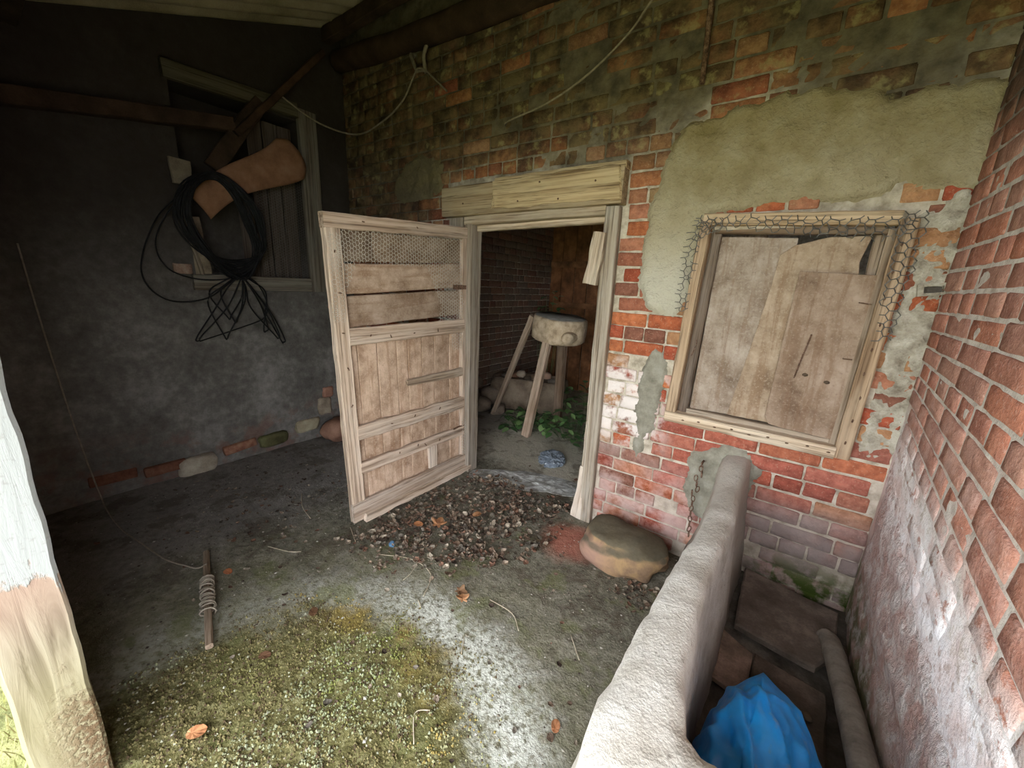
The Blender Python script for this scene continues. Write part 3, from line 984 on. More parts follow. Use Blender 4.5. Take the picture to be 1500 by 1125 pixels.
def m_lime():
    N = NB('limewash', 0.95, 0.15)
    n1 = N.noise(9, 6); n2 = N.noise(60, 4)
    c = (0.5, 0.4, 0.37)
    c = right_damp(N, c, N.sep())
    c = N.mix(N.ss(N.noise(13, 6, None, 0.7), 0.46, 0.6, 0, 0.65), c, (0.72, 0.68, 0.67))
    c = N.mix(N.ss(N.noise(11, 6, None, 0.7, 0.5), 0.5, 0.62, 0, 0.6), c, (0.42, 0.24, 0.2))
    c = N.mix(N.ss(n2, 0.56, 0.68, 0, 0.5), c, (0.25, 0.2, 0.18))
    N.bump(N.add(N.noise(26, 6, None, 0.7), N.mul(n2, 0.6)), 1.0, 0.02)
    return N.out(c)
M_LIME = m_lime()
wall_patch('lime_render', [(0.3,-0.02),(0.3,0.56),(0.7,0.60),(1.0,0.61),(1.3,0.66),(1.6,0.70),(1.85,0.76),(2.05,0.84),(2.16,0.86),(2.16,-0.02)], 0.010, M_LIME, wall_right,
           lambda u, v, h: (XR - h, u, v), 0.016, 0.16, 0.012, 12.0, 'pinkish white lime render along the foot of the wall', 1.6, 0.3)

# ------------------------------------------------------------------ left wall
LWIN = (0.95, 1.74, 1.42, 2.60)
def build_left():
    st = 0.03
    y0, y1 = -0.12, YB + 0.06
    ny, nk = int((y1 - y0) / st), int(3.45 / st)
    idx, vs, fs = {}, [], []
    def vid(j, k):
        if (j, k) not in idx:
            y, z = y0 + j * st, -0.03 + k * st
            skin = 0.028 * sstep(-0.01, 0.03, z - (0.10 + 0.06 * (y - 0.3) + 0.05 * fbm((y, 1, 0), 4, 3)))
            idx[(j, k)] = len(vs)
            vs.append((XL - 0.028 + skin + 0.010 * fbm((1, y, z), 3, 5), y, z))
        return idx[(j, k)]
    for j in range(ny):
        for k in range(nk):
            y, z = y0 + (j + .5) * st, -0.03 + (k + .5) * st
            if LWIN[0] < y < LWIN[1] and LWIN[2] < z < LWIN[3]: continue
            fs.append((vid(j, k), vid(j+1, k), vid(j+1, k+1), vid(j, k+1)))
    X0, X1 = XL - 0.26, XL - 0.045
    B = [((X0 - 0.05, -0.12, -0.05), (X0, YB + 0.25, 3.42)), ((X0, -0.12, -0.05), (X1, LWIN[0], 3.42)), ((X0, LWIN[1], -0.05), (X1, YB + 0.25, 3.42)), ((X0, LWIN[0], -0.05), (X1, LWIN[1], LWIN[2])), ((X0, LWIN[0], LWIN[3]), (X1, LWIN[1], 3.42)),
         ((X1, LWIN[0]-0.05, LWIN[2]-0.04), (XL-0.012, LWIN[0], LWIN[3]+0.04)), ((X1, LWIN[1], LWIN[2]-0.04), (XL-0.012, LWIN[1]+0.05, LWIN[3]+0.04)),
         ((X1, LWIN[0]-0.05, LWIN[2]-0.05), (XL-0.012, LWIN[1]+0.05, LWIN[2])), ((X1, LWIN[0]-0.05, LWIN[3]), (XL-0.012, LWIN[1]+0.05, LWIN[3]+0.05))]
    bv, bf = boxes_mesh(B)
    k = len(vs); vs += bv; fs += [tuple(k + i for i in f) for f in bf]
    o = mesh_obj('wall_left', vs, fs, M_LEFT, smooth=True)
    for p in o.data.polygons:
        if p.index >= len(fs) - len(bf): p.use_smooth = False
    tag(o, 'dark grey rendered left wall with a boarded opening', 'wall', kind='structure')
    return o
wall_left = build_left()
M_BRL = m_simple('worn_brick', [(0.25, (0.2, 0.09, 0.065)), (0.5, (0.34, 0.17, 0.12)), (0.75, (0.42, 0.27, 0.2))], 18, tint=True)
BL = brick_mesh('brick', 0.225, 0.05, 0.067, 77.0, M_BRL)
RL = Matrix(((0, -1, 0, 0), (1, 0, 0, 0), (0, 0, 1, 0), (0, 0, 0, 1)))   # front looks to +x
for (y, z, s_, c, rr) in [(1.08,0.115,1.0,(.8,.75,.7),-0.1),(0.62,0.10,1.0,(.5,.42,.38),0.0),(0.36,0.13,1.0,(.5,.4,.36),0.04),(0.89,1.46,0.45,(.9,1.2,1.3),0.0),(1.94,1.20,0.5,(.7,.5,.4),0.2)]:
    o = bpy.data.objects.new('brick', BL)
    o.color = (*c, 1)
    link(o, wall_left, Matrix.Translation(V((XL + 0.012, y, z))) @ RL @ Matrix.Rotation(rr, 4, 'Y') @ Matrix.Diagonal((s_, 1, 1, 1)))
for (y, z, sz, c, sd) in [(0.80,0.055,(0.05,0.13,0.075),(1.2,1.2,1.15),1),(1.33,0.10,(0.04,0.13,0.055),(.4,.45,.25),2),(1.62,0.15,(0.05,0.12,0.06),(1.2,1.2,1.0),3),(1.78,0.30,(0.06,0.07,0.08),(1.1,1.05,.95),4),(1.82,0.42,(0.05,0.06,0.05),(1.3,.8,.7),5)]:
    rock('stone', (XL - 0.012, y, z), (sz[0] * 0.8, sz[1], sz[2] * 1.15), M_STONE, wall_left, 11.0 * sd, 3, 0.16, 0.85, 0, c)

# opening in the left wall: frame, boards, netting
w2 = empty('window_2', (XL, 1.35, LWIN[2]))
tag(w2, 'old wooden window frame with dark boards in the left wall', 'window', kind='structure')
GW = (0.4, 0.42, 0.4)
plank('frame_stile', (XL + 0.025, 1.80, 1.32), (XL + 0.025, 1.80, 2.68), (0, 1, 0), 0.14, 0.045, M_WOOD, w2, GW)
plank('frame_rail', (XL + 0.025, 0.93, 1.375), (XL + 0.025, 1.73, 1.375), (0, 0, 1), 0.105, 0.045, M_WOOD, w2, GW)
plank('frame_rail', (XL + 0.025, 0.93, 2.63), (XL + 0.025, 1.73, 2.66), (0, 0, 1), 0.10, 0.045, M_WOOD, w2, (0.22, 0.23, 0.18))
plank('prop_stick', (XL + 0.03, 1.0, 1.36), (XL + 0.02, 0.93, 1.78), (0, 1, 0), 0.022, 0.02, M_WOOD, w2, (0.5, 0.47, 0.4))
plank('reveal_slab', (XL - 0.045, 1.0, 1.43), (XL - 0.05, 0.97, 1.80), (0, 1, 0), 0.12, 0.05, M_STONE, w2, (0.9, 0.85, 0.72), 0.012, 8)
plank('reveal_slab', (XL - 0.005, 0.955, 1.99), (XL - 0.005, 0.96, 2.14), (0, 1, 0), 0.11, 0.04, M_STONE, w2, (0.7, 0.68, 0.58), 0.012, 6)
for k in range(3, 7):
    y = 1.03 + 0.108 * k
    plank('board', (XL - 0.10 + 0.004 * (k % 2), y, 1.40), (XL - 0.10 + 0.004 * (k % 2), y, 2.55 if k > 3 else 2.0), (0, 1, 0), 0.10, 0.02, M_WOOD, w2, (0.2, 0.185, 0.18))
hex_wire('wire_netting', lambda u, v, h: (XL + 0.001 + h * 0.4, u, v), 1.40, 1.74, 1.42, 2.3, 0.0115, 0.0009, lambda u, v: True, M_NETD, w2, 3.0)
tag(rock('boulder', (XL + 0.13, 1.83, 0.09), (0.12, 0.17, 0.11), M_STONE, None, 31.0, 3, 0.2, 0.3, 0.2, (0.95, 0.6, 0.5)),
    'reddish brown stone lying at the left wall behind the open door', 'stone')

# wall ledge pole, diagonal stick
o = plank('wall_rail', (XL + 0.055, -0.1, 2.18), (XL + 0.055, 1.27, 2.42), (0, 0, 1), 0.085, 0.08, M_BEAM, None, (0.42, 0.36, 0.34), 0.006)
tag(o, 'rough timber rail running along the dark left wall above the cable', 'rail')
o = plank('pole', (XL + 0.15, 1.90, 3.08), (XL + 0.10, 1.27, 2.36), (0, 1, -1), 0.045, 0.045, M_BEAM, None, (0.5, 0.4, 0.35), 0.006, 14)
tag(o, 'slanting dark pole above the cable coil', 'pole')
o = plank('bracket_board', (XL + 0.07, 1.46, 2.62), (XL + 0.05, 1.12, 2.12), (0, 1, -1), 0.10, 0.03, M_BEAM, None, (0.4, 0.35, 0.32), 0.01, 10)
tag(o, 'short dark board nailed behind the cable coil', 'board')

# terracotta tile stuck behind the cables
def terracotta():
    vs, fs = [], []
    n, m = 22, 12
    a, b = V((XL + 0.06, 1.02, 1.86)), V((XL + 0.09, 1.66, 2.36))
    d = (b - a); L = d.length; d.normalize()
    nrm = V((1, 0, 0)); wv = nrm.cross(d).normalized(); nrm = d.cross(wv).normalized()
    for side in (0, 1):
        for i in range(n + 1):
            f = i / n
            hw = 0.085 + 0.075 * f * f
            taper = 1 - 0.35 * sstep(0.88, 1.0, f) ** 2
            for k in range(m + 1):
                t = (k / m) * 2 - 1
                th = t * 0.85
                yy = math.sin(th) / math.sin(0.85) * hw * taper
                zz = (math.cos(th) - math.cos(0.85)) * hw * 0.9 - side * 0.014
                zz += 0.03 * math.sin(f * 3.0)
                vs.append(a + d * (f * L) + wv * (yy + 0.03 * math.sin(f * 5.5)) + nrm * zz)
    W = m + 1; S = (n + 1) * W
    for i in range(n):
        for k in range(m):
            q = i * W + k
            fs.append((q, q + 1, q + 1 + W, q + W))
            fs.append((S + q, S + q + W, S + q + 1 + W, S + q + 1))
    for i in range(n):
        fs.append((i*W, (i+1)*W, S+(i+1)*W, S+i*W)); fs.append((i*W+m, S+i*W+m, S+(i+1)*W+m, (i+1)*W+m))
    for k in range(m):
        fs.append((k, S+k, S+k+1, k+1)); q = n*W + k; fs.append((q, q+1, S+q+1, S+q))
    o = mesh_obj('roof_tile', vs, fs, M_TERRA)
    tag(o, 'curved terracotta roof tile wedged slantwise behind the black cable', 'roof tile')
terracotta()

# coil of black cable
coil = empty('cable_coil', (XL + 0.1, 1.12, 1.45))
tag(coil, 'coil of black cable hanging on the left wall with loose ends', 'cable')
rc = random.Random(5)
for k in range(24):
    f = k / 23
    wl = 0.16 + 0.07 * rc.random(); wr = 0.10 + 0.14 * rc.random()
    top = 2.03 + 0.05 * rc.random(); bot = 1.40 + 0.14 * rc.random()
    xx = XL + 0.13 + 0.05 * rc.random()
    cy = 1.09 + 0.02 * rc.uniform(-1, 1)
    q = [(xx, cy, top), (xx + 0.02, cy - wl * 0.75, top - 0.1), (xx + 0.02, cy - wl, 1.75 + rc.uniform(-.05, .05)), (xx, cy - wl * 0.55 + 0.02, 1.56),
         (xx - 0.02, 1.18 + rc.uniform(-.03, .03), bot), (xx, 1.22 + wr * 0.5, 1.60), (xx + 0.02, cy + wr + 0.02, 1.80 + rc.uniform(-.05, .05)), (xx + 0.02, cy + wr * 0.7, top - 0.09)]
    tube('cable_loop', q, 0.0055, M_RUBBER, coil, 5, 6, True)
tie = (XL + 0.12, 1.185, 1.44)
for (y1, z1, y2, z2) in [(0.90,0.985,1.02,1.2),(1.05,0.99,0.97,1.25),(1.10,1.12,1.0,1.3),(1.13,1.10,1.06,1.3),(1.44,0.925,1.30,1.25),(1.40,0.96,1.24,1.2),(1.33,1.02,1.36,1.3)]:
    x1 = XL + rc.uniform(0.06, 0.12)
    tube('loose_end', [tie, (x1 + 0.02, (tie[1] + y2) / 2, (tie[2] + z2) / 2 + 0.02), (x1, y2, z2), (x1, y1 - 0.012, z1 + 0.02), (x1, y1 + 0.004, z1), (x1, y1 + 0.018, z1 + 0.03), (x1 + 0.01, (y1 + tie[1]) / 2 + 0.05, (z1 + tie[2]) / 2), (tie[0], tie[1] + 0.01, tie[2] - 0.01)], 0.005, M_RUBBER, coil, 5, 7)
tube('loose_end', [(XL+.12,1.0,2.0),(XL+.06,0.80,1.78),(XL+.05,0.68,1.50),(XL+.05,0.69,1.34),(XL+.05,0.80,1.25),(XL+.07,0.98,1.27),(XL+.10,1.12,1.38),tie], 0.005, M_RUBBER, coil, 5, 8)
tube('loose_end', [(XL+.12,0.98,1.98),(XL+.07,0.83,1.78),(XL+.05,0.76,1.60),(XL+.05,0.80,1.46),(XL+.06,0.93,1.40),(XL+.10,1.08,1.40),tie], 0.0045, M_RUBBER, coil, 5, 8)
tube('loose_end', [tie,(XL+.08,1.30,1.38),(XL+.06,1.36,1.24),(XL+.06,1.33,1.12),(XL+.06,1.15,1.05),(XL+.06,0.905,0.975)], 0.0045, M_RUBBER, coil, 5, 8)

# ------------------------------------------------------------------ front wall (beside the opening), ceiling, beam
o = mesh_obj('wall_front', *boxes_mesh([((XL - 0.26, -0.12, -0.05), (-1.502, 0.0, 2.62)), ((XL - 0.26, -0.12, 2.16), (XR + 0.26, -0.04, 2.62))]), M_LEFT, None, False)  # second box: unseen header over the opening, lowered to cut the light inside
tag(o, 'front wall of the shed hidden left of the white post', 'wall', kind='structure')
def roof_z(y):
    return 2.575 + 0.383 * y
def build_ceiling():
    vs, fs = [], []
    x0, x1 = XL - 0.05, XR + 0.28
    nx = 260
    ys = [-1.0, 0.3, 1.0, 1.7, 2.45]  # eave lengthened out of view to keep sky light off the post
    for j, y in enumerate(ys):
        for i in range(nx + 1):
            x = x0 + (x1 - x0) * i / nx
            vs.append((x, y, roof_z(y) + 0.022 * math.sin(2 * math.pi * x / 0.146)))
    n0 = len(vs)
    for q in list(vs):
        vs.append((q[0], q[1], q[2] + 0.007))
    W = nx + 1
    for j in range(len(ys) - 1):
        for i in range(nx):
            a = j * W + i
            fs.append((a, a + W, a + W + 1, a + 1))
            fs.append((n0 + a, n0 + a + 1, n0 + a + W + 1, n0 + a + W))
    o = mesh_obj('ceiling', vs, fs, M_SHEET)
    tag(o, 'pale corrugated roof sheeting sloping up to the back wall', 'ceiling', kind='structure')
    return o
ceiling = build_ceiling()
for (y, c) in ((0.35, (0.5, 0.5, 0.5)), (2.02, (0.5, 0.45, 0.4))):
    plank('purlin', (XL - 0.02, y, roof_z(y) - 0.075), (XR + 0.1, y, roof_z(y) - 0.075), (0, 0, 1), 0.10, 0.07, M_BEAM, ceiling, c, 0.006, 20)
o = tube('roof_beam', [(-3.36, 2.09, 3.12), (-2.4, 2.085, 3.03), (-1.2, 2.09, 2.97), (0.36, 2.09, 2.86)], lambda f: 0.075 + 0.012 * nz(f * 9, 2), M_BEAM, None, 12, 14, False, True, (0.5, 0.42, 0.36))
tag(o, 'dark rounded timber beam under the roof along the back wall', 'beam')

# ------------------------------------------------------------------ white post at the opening
post = plank('wooden_post', (-1.435, -0.047, -0.01), (-1.435, -0.047, 2.155), (0, 1, 0), 0.13, 0.13, M_POST, None, (1, 1, 1), 0.006, 40, None, 0.008)
cv, cf = boxes_mesh([((-0.02, -0.03, 0), (0.025, 0.03, 0.06))])
cut_me = make_mesh('cut', cv, cf, None, False)
cut = bpy.data.objects.new('cut', cut_me)
C.objects.link(cut)
cut.matrix_world = Matrix.Translation(V((-1.40, -0.06, 0.185))) @ Matrix.Rotation(0.1, 4, 'X')
md = post.modifiers.new('mortise', 'BOOLEAN'); md.object = cut; md.operation = 'DIFFERENCE'; md.solver = 'EXACT'
bpy.context.view_layer.update()
ev = post.evaluated_get(bpy.context.evaluated_depsgraph_get())
new_me = bpy.data.meshes.new_from_object(ev)
post.modifiers.clear()
post.data = new_me
bpy.data.objects.remove(cut)
tag(post, 'square post with flaking white paint over bare wood at the left edge', 'post')

# ------------------------------------------------------------------ door frame (trim) and lintel
fr = empty('trim_1', (-1.4, YB, 0.0))
tag(fr, 'weathered wooden door frame around the dark doorway', 'door frame', kind='structure')
WT = (1.0, 1.0, 0.98)
plank('jamb', (-0.893, YB + 0.01, -0.01), (-0.905, YB + 0.005, 1.875), (1, 0, 0), 0.075, 0.10, M_WOOD, fr, (0.9, 0.92, 0.88), 0.004, 16)
plank('door_stop', (-0.945, YB + 0.05, 0.32), (-0.95, YB + 0.05, 1.86), (1, 0, 0), 0.05, 0.06, M_WOOD, fr, (1.15, 1.15, 1.1), 0.008, 14)
s_ = plank('rotten_foot', (-0.955, YB - 0.015, 0.0), (-0.925, YB - 0.01, 0.36), (1, 0, 0), 0.075, 0.055, M_WOOD, fr, (1.4, 1.42, 1.4), 0.018, 12, 0.05, None, 0.012)
s_['label'] = 'whitish crumbling foot of the right jamb'
plank('splinter', (-0.935, YB - 0.02, 0.34), (-0.945, YB - 0.012, 0.66), (1, 0, 0), 0.03, 0.02, M_WOOD, fr, (1.4, 1.45, 1.4), 0.004, 8, 0.006)
plank('jamb', (-1.935, YB + 0.02, -0.01), (-1.935, YB + 0.02, 1.875), (1, 0, 0), 0.06, 0.11, M_WOOD, fr, (0.7, 0.7, 0.68), 0.004, 16)
plank('jamb', (-2.065, YB - 0.012, 1.78), (-2.065, YB - 0.012, 1.885), (1, 0, 0), 0.13, 0.03, M_WOOD, fr, (0.8, 0.8, 0.72), 0.004, 4)
lt = plank('lintel', (-2.16, YB - 0.03, 1.985), (-0.85, YB - 0.03, 1.975), (0, 0, 1), 0.185, 0.07, M_WOOD, fr, (0.85, 0.78, 0.58), 0.005, 24)
lt['label'] = 'wide split lintel board'
plank('lintel_strip', (-1.70, YB - 0.015, 2.075), (-0.845, YB - 0.015, 2.07), (0, 0, 1), 0.035, 0.09, M_WOOD, fr, (1.15, 1.05, 0.75), 0.006, 14)
plank('head_rail', (-1.975, YB - 0.005, 1.862), (-0.945, YB - 0.005, 1.865), (0, 0, 1), 0.055, 0.06, M_WOOD, fr, (0.95, 0.92, 0.8), 0.004, 14)
plank('head_stop', (-1.915, YB + 0.045, 1.818), (-0.97, YB + 0.045, 1.825), (0, 0, 1), 0.04, 0.05, M_WOOD, fr, (1.25, 1.2, 1.05), 0.003, 12)
# broken half of the lintel face: paler split layer
sf_ = plank('split_face', (-1.70, YB - 0.07, 1.99), (-0.87, YB - 0.07, 1.985), (0, 0, 1), 0.16, 0.012, M_WOOD, fr, (1.1, 1.0, 0.7), 0.012, 20, None, None, 0.06)
lb = plank('latch_block', (-0.985, YB - 0.055, 1.47), (-0.95, YB - 0.06, 1.745), (1, 0, 0), 0.072, 0.05, M_WOOD, fr, (1.2, 1.18, 1.1), 0.012, 10, None, 0.008, 0.008)
lb['label'] = 'chipped wooden latch block'
for (x, z) in ((-1.95, 1.96), (-1.5, 1.94), (-1.22, 1.93), (-1.0, 2.0), (-1.35, 2.03)):
    rock('nail', (x, YB - 0.078, z), (0.006, 0.004, 0.006), M_RUST, lt if x < -1.7 else sf_, x, 1, 0.1, 0.0)

# ------------------------------------------------------------------ the open door
door = empty('door_1', (-1.97, 1.65, 0.0))
tag(door, 'open ledged plank door with chicken wire over its upper half', 'door', kind='structure')
DX = -1.97
TLc, TRc, BLc, BRc = (1.085, 1.752), (2.135, 1.815), (1.15, 0.012), (2.15, 0.012)
def dp(s, t, x=0.0):
    y = (BLc[0] * (1 - s) + BRc[0] * s) * (1 - t) + (TLc[0] * (1 - s) + TRc[0] * s) * t
    z = (BLc[1] * (1 - s) + BRc[1] * s) * (1 - t) + (TLc[1] * (1 - s) + TRc[1] * s) * t
    return V((DX + x, y, z))
UPV, YV = (0, 0, 1), (0, 1, 0)
DWc = (1.0, 0.93, 0.86)
d_st = plank('stile', dp(0.042, 0.0), dp(0.042, 0.962), YV, 0.085, 0.045, M_WOOD, door, (1.35, 1.28, 1.22), 0.006, 24)
plank('stile', dp(0.965, 0.0), dp(0.965, 0.962), YV, 0.07, 0.045, M_WOOD, door, (1.15, 1.08, 1.03), 0.005, 24)
d_tr = plank('top_rail', dp(0.0, 0.981, 0.002), dp(1.0, 0.981, 0.002), UPV, 0.075, 0.048, M_WOOD, door, (1.15, 1.06, 1.0), 0.006, 20)
d_mr = plank('middle_rail', dp(0.08, 0.645, 0.012), dp(0.95, 0.632, 0.012), UPV, 0.095, 0.028, M_WOOD, door, (1.3, 1.22, 1.16), 0.006, 18)
d_l1 = plank('ledge', dp(0.075, 0.322, 0.012), dp(0.95, 0.310, 0.012), UPV, 0.092, 0.028, M_WOOD, door, (1.25, 1.18, 1.12), 0.010, 18)
d_l2 = plank('ledge', dp(0.075, 0.195, 0.012), dp(0.95, 0.185, 0.012), UPV, 0.075, 0.028, M_WOOD, door, (1.3, 1.22, 1.16), 0.010, 18)
plank('bottom_rail', dp(-0.005, 0.040, 0.02), dp(1.0, 0.042, 0.02), UPV, 0.115, 0.03, M_WOOD, door, (1.15, 1.1, 1.06), 0.006, 18)
plank('kick_board', dp(0.06, 0.012, 0.052), dp(0.98, 0.012, 0.052), UPV, 0.045, 0.035, M_WOOD, door, (1.35, 1.28, 1.2), 0.012, 18, None, None, 0.02)
plank('batten', dp(0.44, 0.452, 0.012), dp(0.94, 0.443, 0.012), UPV, 0.04, 0.022, M_WOOD, door, (1.1, 1.05, 0.97), 0.006, 10, 0.065)
plank('patch_board', dp(0.645, 0.075, 0.006), dp(0.645, 0.17, 0.006), YV, 0.078, 0.022, M_WOOD, door, (1.35, 1.3, 1.25), 0.005, 6)
sb = [0.082, 0.13, 0.255, 0.39, 0.472, 0.585, 0.69, 0.83, 0.93]
rb = random.Random(3)
for a, b in zip(sb[:-1], sb[1:]):
    m_ = (a + b) / 2
    plank('board', dp(m_, 0.03, -0.014), dp(m_, 0.625, -0.014), YV, (b - a) * 1.02 - 0.004, 0.018, M_PANEL, door, V((1.3, 1.14, 1.04)) * rb.uniform(0.9, 1.08), 0.002, 12, (b - a) * 1.02 - 0.004, 0.003)
for (a, b, k) in ((0.672, 0.772, 0.72), (0.775, 0.868, 0.92)):
    plank('board', dp(0.08, (a + b) / 2 - 0.003, -0.012), dp(0.93, (a + b) / 2 + 0.003, -0.012), UPV, (b - a) * 1.75 - 0.006, 0.018, M_PANEL, door, V((1.2, 1.08, 1.0)) * k, 0.003, 14)
plank('board', dp(0.08, 0.914, -0.014), dp(0.27, 0.914, -0.014), UPV, 0.155, 0.018, M_PANEL, door, (0.55, 0.5, 0.46), 0.003, 8)
plank('board', dp(0.272, 0.914, -0.013), dp(0.93, 0.914, -0.013), UPV, 0.155, 0.018, M_PANEL, door, (0.75, 0.67, 0.6), 0.003, 12)
HOLE = [(1.255,1.535),(1.18,1.33),(1.18,0.9),(1.99,0.9),(1.95,1.13),(1.84,1.18),(1.87,1.29),(1.755,1.535)]
hex_wire('chicken_wire', lambda u, v, h: (DX + 0.010 + h, u, v), 1.12, 2.09, 0.98, 1.74, 0.0125, 0.0014,
         lambda u, v: poly_sd(HOLE, u, v) < 0.004 * nz(u * 40, v * 40) and not (u < 1.18 and v < 1.25) and not (u > 2.0 and v < 0.9), M_NET, door, 1.0, 0.35, 0.014)
hex_wire('chicken_wire', lambda u, v, h: (DX + 0.026 + h, u, v), 1.10, 1.17, 1.22, 1.66, 0.0125, 0.0010, lambda u, v: True, M_NET, door, 2.0, 0.5, 0.006)
hex_wire('chicken_wire', lambda u, v, h: (DX + 0.026 + h, u, v), 2.07, 2.13, 0.10, 0.45, 0.0125, 0.0010, lambda u, v: True, M_NET, door, 4.0, 0.5, 0.008)
for (s0, t0, x_) in ((0.04,0.90,.03),(0.04,0.78,.03),(0.04,0.66,.03),(0.05,0.55,.03),(0.05,0.42,.03),(0.2,0.64,.03),(0.33,0.636,.03),(0.5,0.63,.03),(0.7,0.635,.03),(0.3,0.322,.03),(0.48,0.318,.03),(0.7,0.315,.03),(0.35,0.195,.03),(0.5,0.195,.03),(0.56,0.195,.03),(0.7,0.19,.03),(0.2,0.985,.03),(0.55,0.985,.03)):
    p = dp(s0, t0, x_ - 0.004)
    q = p + V((0.006, rb.uniform(-.012, .012), rb.uniform(-0.02, 0.02)))
    own = d_st if s0 < 0.1 else d_tr if t0 > 0.95 else d_mr if t0 > 0.6 else d_l1 if t0 > 0.25 else d_l2
    tube('nail', [p - V((0.006, 0, 0)), p, q], 0.0034, M_RUST, own, 5, 1, False, False)
for t0 in (0.2, 0.78):
    p = dp(1.0, t0, 0.02)
    o = plank('hinge', p - V((0, 0.16, 0)), p + V((0, 0.03, 0)), UPV, 0.03, 0.006, M_RUST, door, (1, 1, 1), 0.001, 4)

# ------------------------------------------------------------------ boarded window in the back wall
win = empty('window_1', (-0.11, YB, 0.78))
tag(win, 'boarded-up window with torn wire netting around its frame', 'window', kind='structure')
FW = (1.0, 0.86, 0.68)
def bp(x, z, y=0.0):
    return V((x, YB + y, z))
plank('frame_stile', bp(-0.474, 0.80, -0.005), bp(-0.435, 1.79, -0.005), (1, 0, 0), 0.05, 0.06, M_WOOD, win, FW, 0.005, 16)
w_rs = plank('frame_stile', bp(0.246, 0.785, -0.008), bp(0.262, 1.75, -0.008), (1, 0, 0), 0.055, 0.06, M_WOOD, win, FW, 0.004, 16)
w_br = plank('frame_rail', bp(-0.495, 0.808, -0.012), bp(0.222, 0.806, -0.012), (0, 0, 1), 0.055, 0.07, M_WOOD, win, (1.4, 1.35, 1.2), 0.005, 16)
plank('frame_rail', bp(-0.45, 1.785, -0.012), bp(0.235, 1.755, -0.012), (0, 0, 1), 0.05, 0.06, M_WOOD, win, (1.25, 1.1, 0.85), 0.004, 16)
plank('inner_bead', bp(-0.425, 0.835, 0.03), bp(-0.395, 1.745, 0.03), (1, 0, 0), 0.05, 0.03, M_WOOD, win, (0.45, 0.42, 0.4), 0.003, 12)
plank('inner_bead', bp(0.208, 0.83, 0.02), bp(0.225, 1.72, 0.02), (1, 0, 0), 0.025, 0.05, M_WOOD, win, (0.85, 0.78, 0.68), 0.003, 12)
plank('inner_bead', bp(-0.40, 0.842, 0.03), bp(0.20, 0.84, 0.03), (0, 0, 1), 0.03, 0.05, M_WOOD, win, (0.85, 0.82, 0.75), 0.003, 12)
plank('inner_bead', bp(-0.40, 1.745, 0.025), bp(0.22, 1.722, 0.025), (0, 0, 1), 0.04, 0.03, M_WOOD, win, (0.5, 0.42, 0.34), 0.003, 12)
def panel(name, poly, y, t, mat, col, parent):
    """flat sheet cut to an outline, front at y"""
    cx = sum(p[0] for p in poly) / len(poly); cz = sum(p[1] for p in poly) / len(poly)
    # local x up the sheet (grain), local y across
    M = Matrix(((0, 1, 0, cx), (0, 0, -1, YB + y), (1, 0, 0, cz), (0, 0, 0, 1)))
    M = Matrix(((0, 1, 0, cx), (0, 0, 1, YB + y), (1, 0, 0, cz), (0, 0, 0, 1)))
    pts = []
    n = len(poly)
    for i in range(n):
        a, b = V(poly[i]), V(poly[(i + 1) % n])
        k = max(1, int((b - a).length / 0.03))
        for j in range(k):
            p = a.lerp(b, j / k)
            if j: p += V((0.0018 * nz(p.x * 60, p.y * 60, y), 0.0018 * nz(p.x * 60, p.y * 60, y + 5)))
            pts.append(p)
    m = len(pts)
    e = 0.002
    vs = []
    for (dz, ins) in ((e, 0), (0, e), (t, 0)):
        for p in pts:
            q = p + (V((cx, cz)) - p).normalized() * ins
            vs.append((q.y - cz, q.x - cx, dz))
    fs = []
    for k in range(m):
        k2 = (k + 1) % m
        fs += [(m + k, m + k2, k2, k), (k, k2, 2*m + k2, 2*m + k)]
    fs.append(tuple(m + k for k in reversed(range(m))))
    fs.append(tuple(2*m + k for k in range(m)))
    o = mesh_obj(name, vs, fs, mat, parent, False, M, col)
    return o
panel('hardboard_panel', [(-0.392,0.855),(-0.19,0.862),(-0.075,1.30),(-0.07,1.70),(-0.375,1.715)], 0.040, 0.006, M_PANEL, (0.86, 0.85, 0.84), win)
panel('hardboard_panel', [(-0.215,0.862),(-0.03,0.862),(0.0,1.2),(0.165,1.45),(0.158,1.56),(0.152,1.60),(0.172,1.70),(0.04,1.70),(-0.075,1.67),(-0.125,1.63),(-0.135,1.5),(-0.17,1.2)], 0.030, 0.006, M_PANEL, (0.92, 0.85, 0.75), win)
w_cb = panel('cover_board', [(-0.055,0.90),(-0.035,0.866),(0.02,0.86),(0.205,0.852),(0.218,1.20),(0.221,1.548),(-0.04,1.560),(-0.048,1.2)], -0.004, 0.022, M_PANEL, (0.78, 0.7, 0.64), win)
plank('back_board', bp(0.208, 0.85, 0.060), bp(0.212, 1.74, 0.060), (1, 0, 0), 0.066, 0.015, M_WOOD, win, (0.75, 0.68, 0.6), 0.003, 10)
plank('back_board', bp(-0.30, 0.85, 0.09), bp(-0.30, 1.72, 0.09), (1, 0, 0), 0.22, 0.012, M_WOOD, win, (0.5, 0.45, 0.4), 0.003, 10)
for (x, z) in ((0.14, 1.10), (0.06, 1.12)):
    rock('knot', bp(x, z, -0.0035), (0.013, 0.003, 0.009), M_BEAM, w_cb, x, 1, 0.1, 0)
tube('nail', [bp(0.05, 1.29, 0.005), bp(0.048, 1.29, -0.014), bp(0.034, 1.20, -0.016), bp(0.022, 1.10, -0.012)], 0.0028, M_RUST, win, 5, 4)
tube('nail', [bp(0.18, 1.44, 0.01), bp(0.182, 1.44, -0.02), bp(0.215, 1.435, -0.03)], 0.0025, M_RUST, win, 5, 3)
tube('nail', [bp(0.175, 1.21, 0.01), bp(0.175, 1.21, -0.02), bp(0.20, 1.212, -0.035)], 0.0025, M_RUST, win, 5, 3)
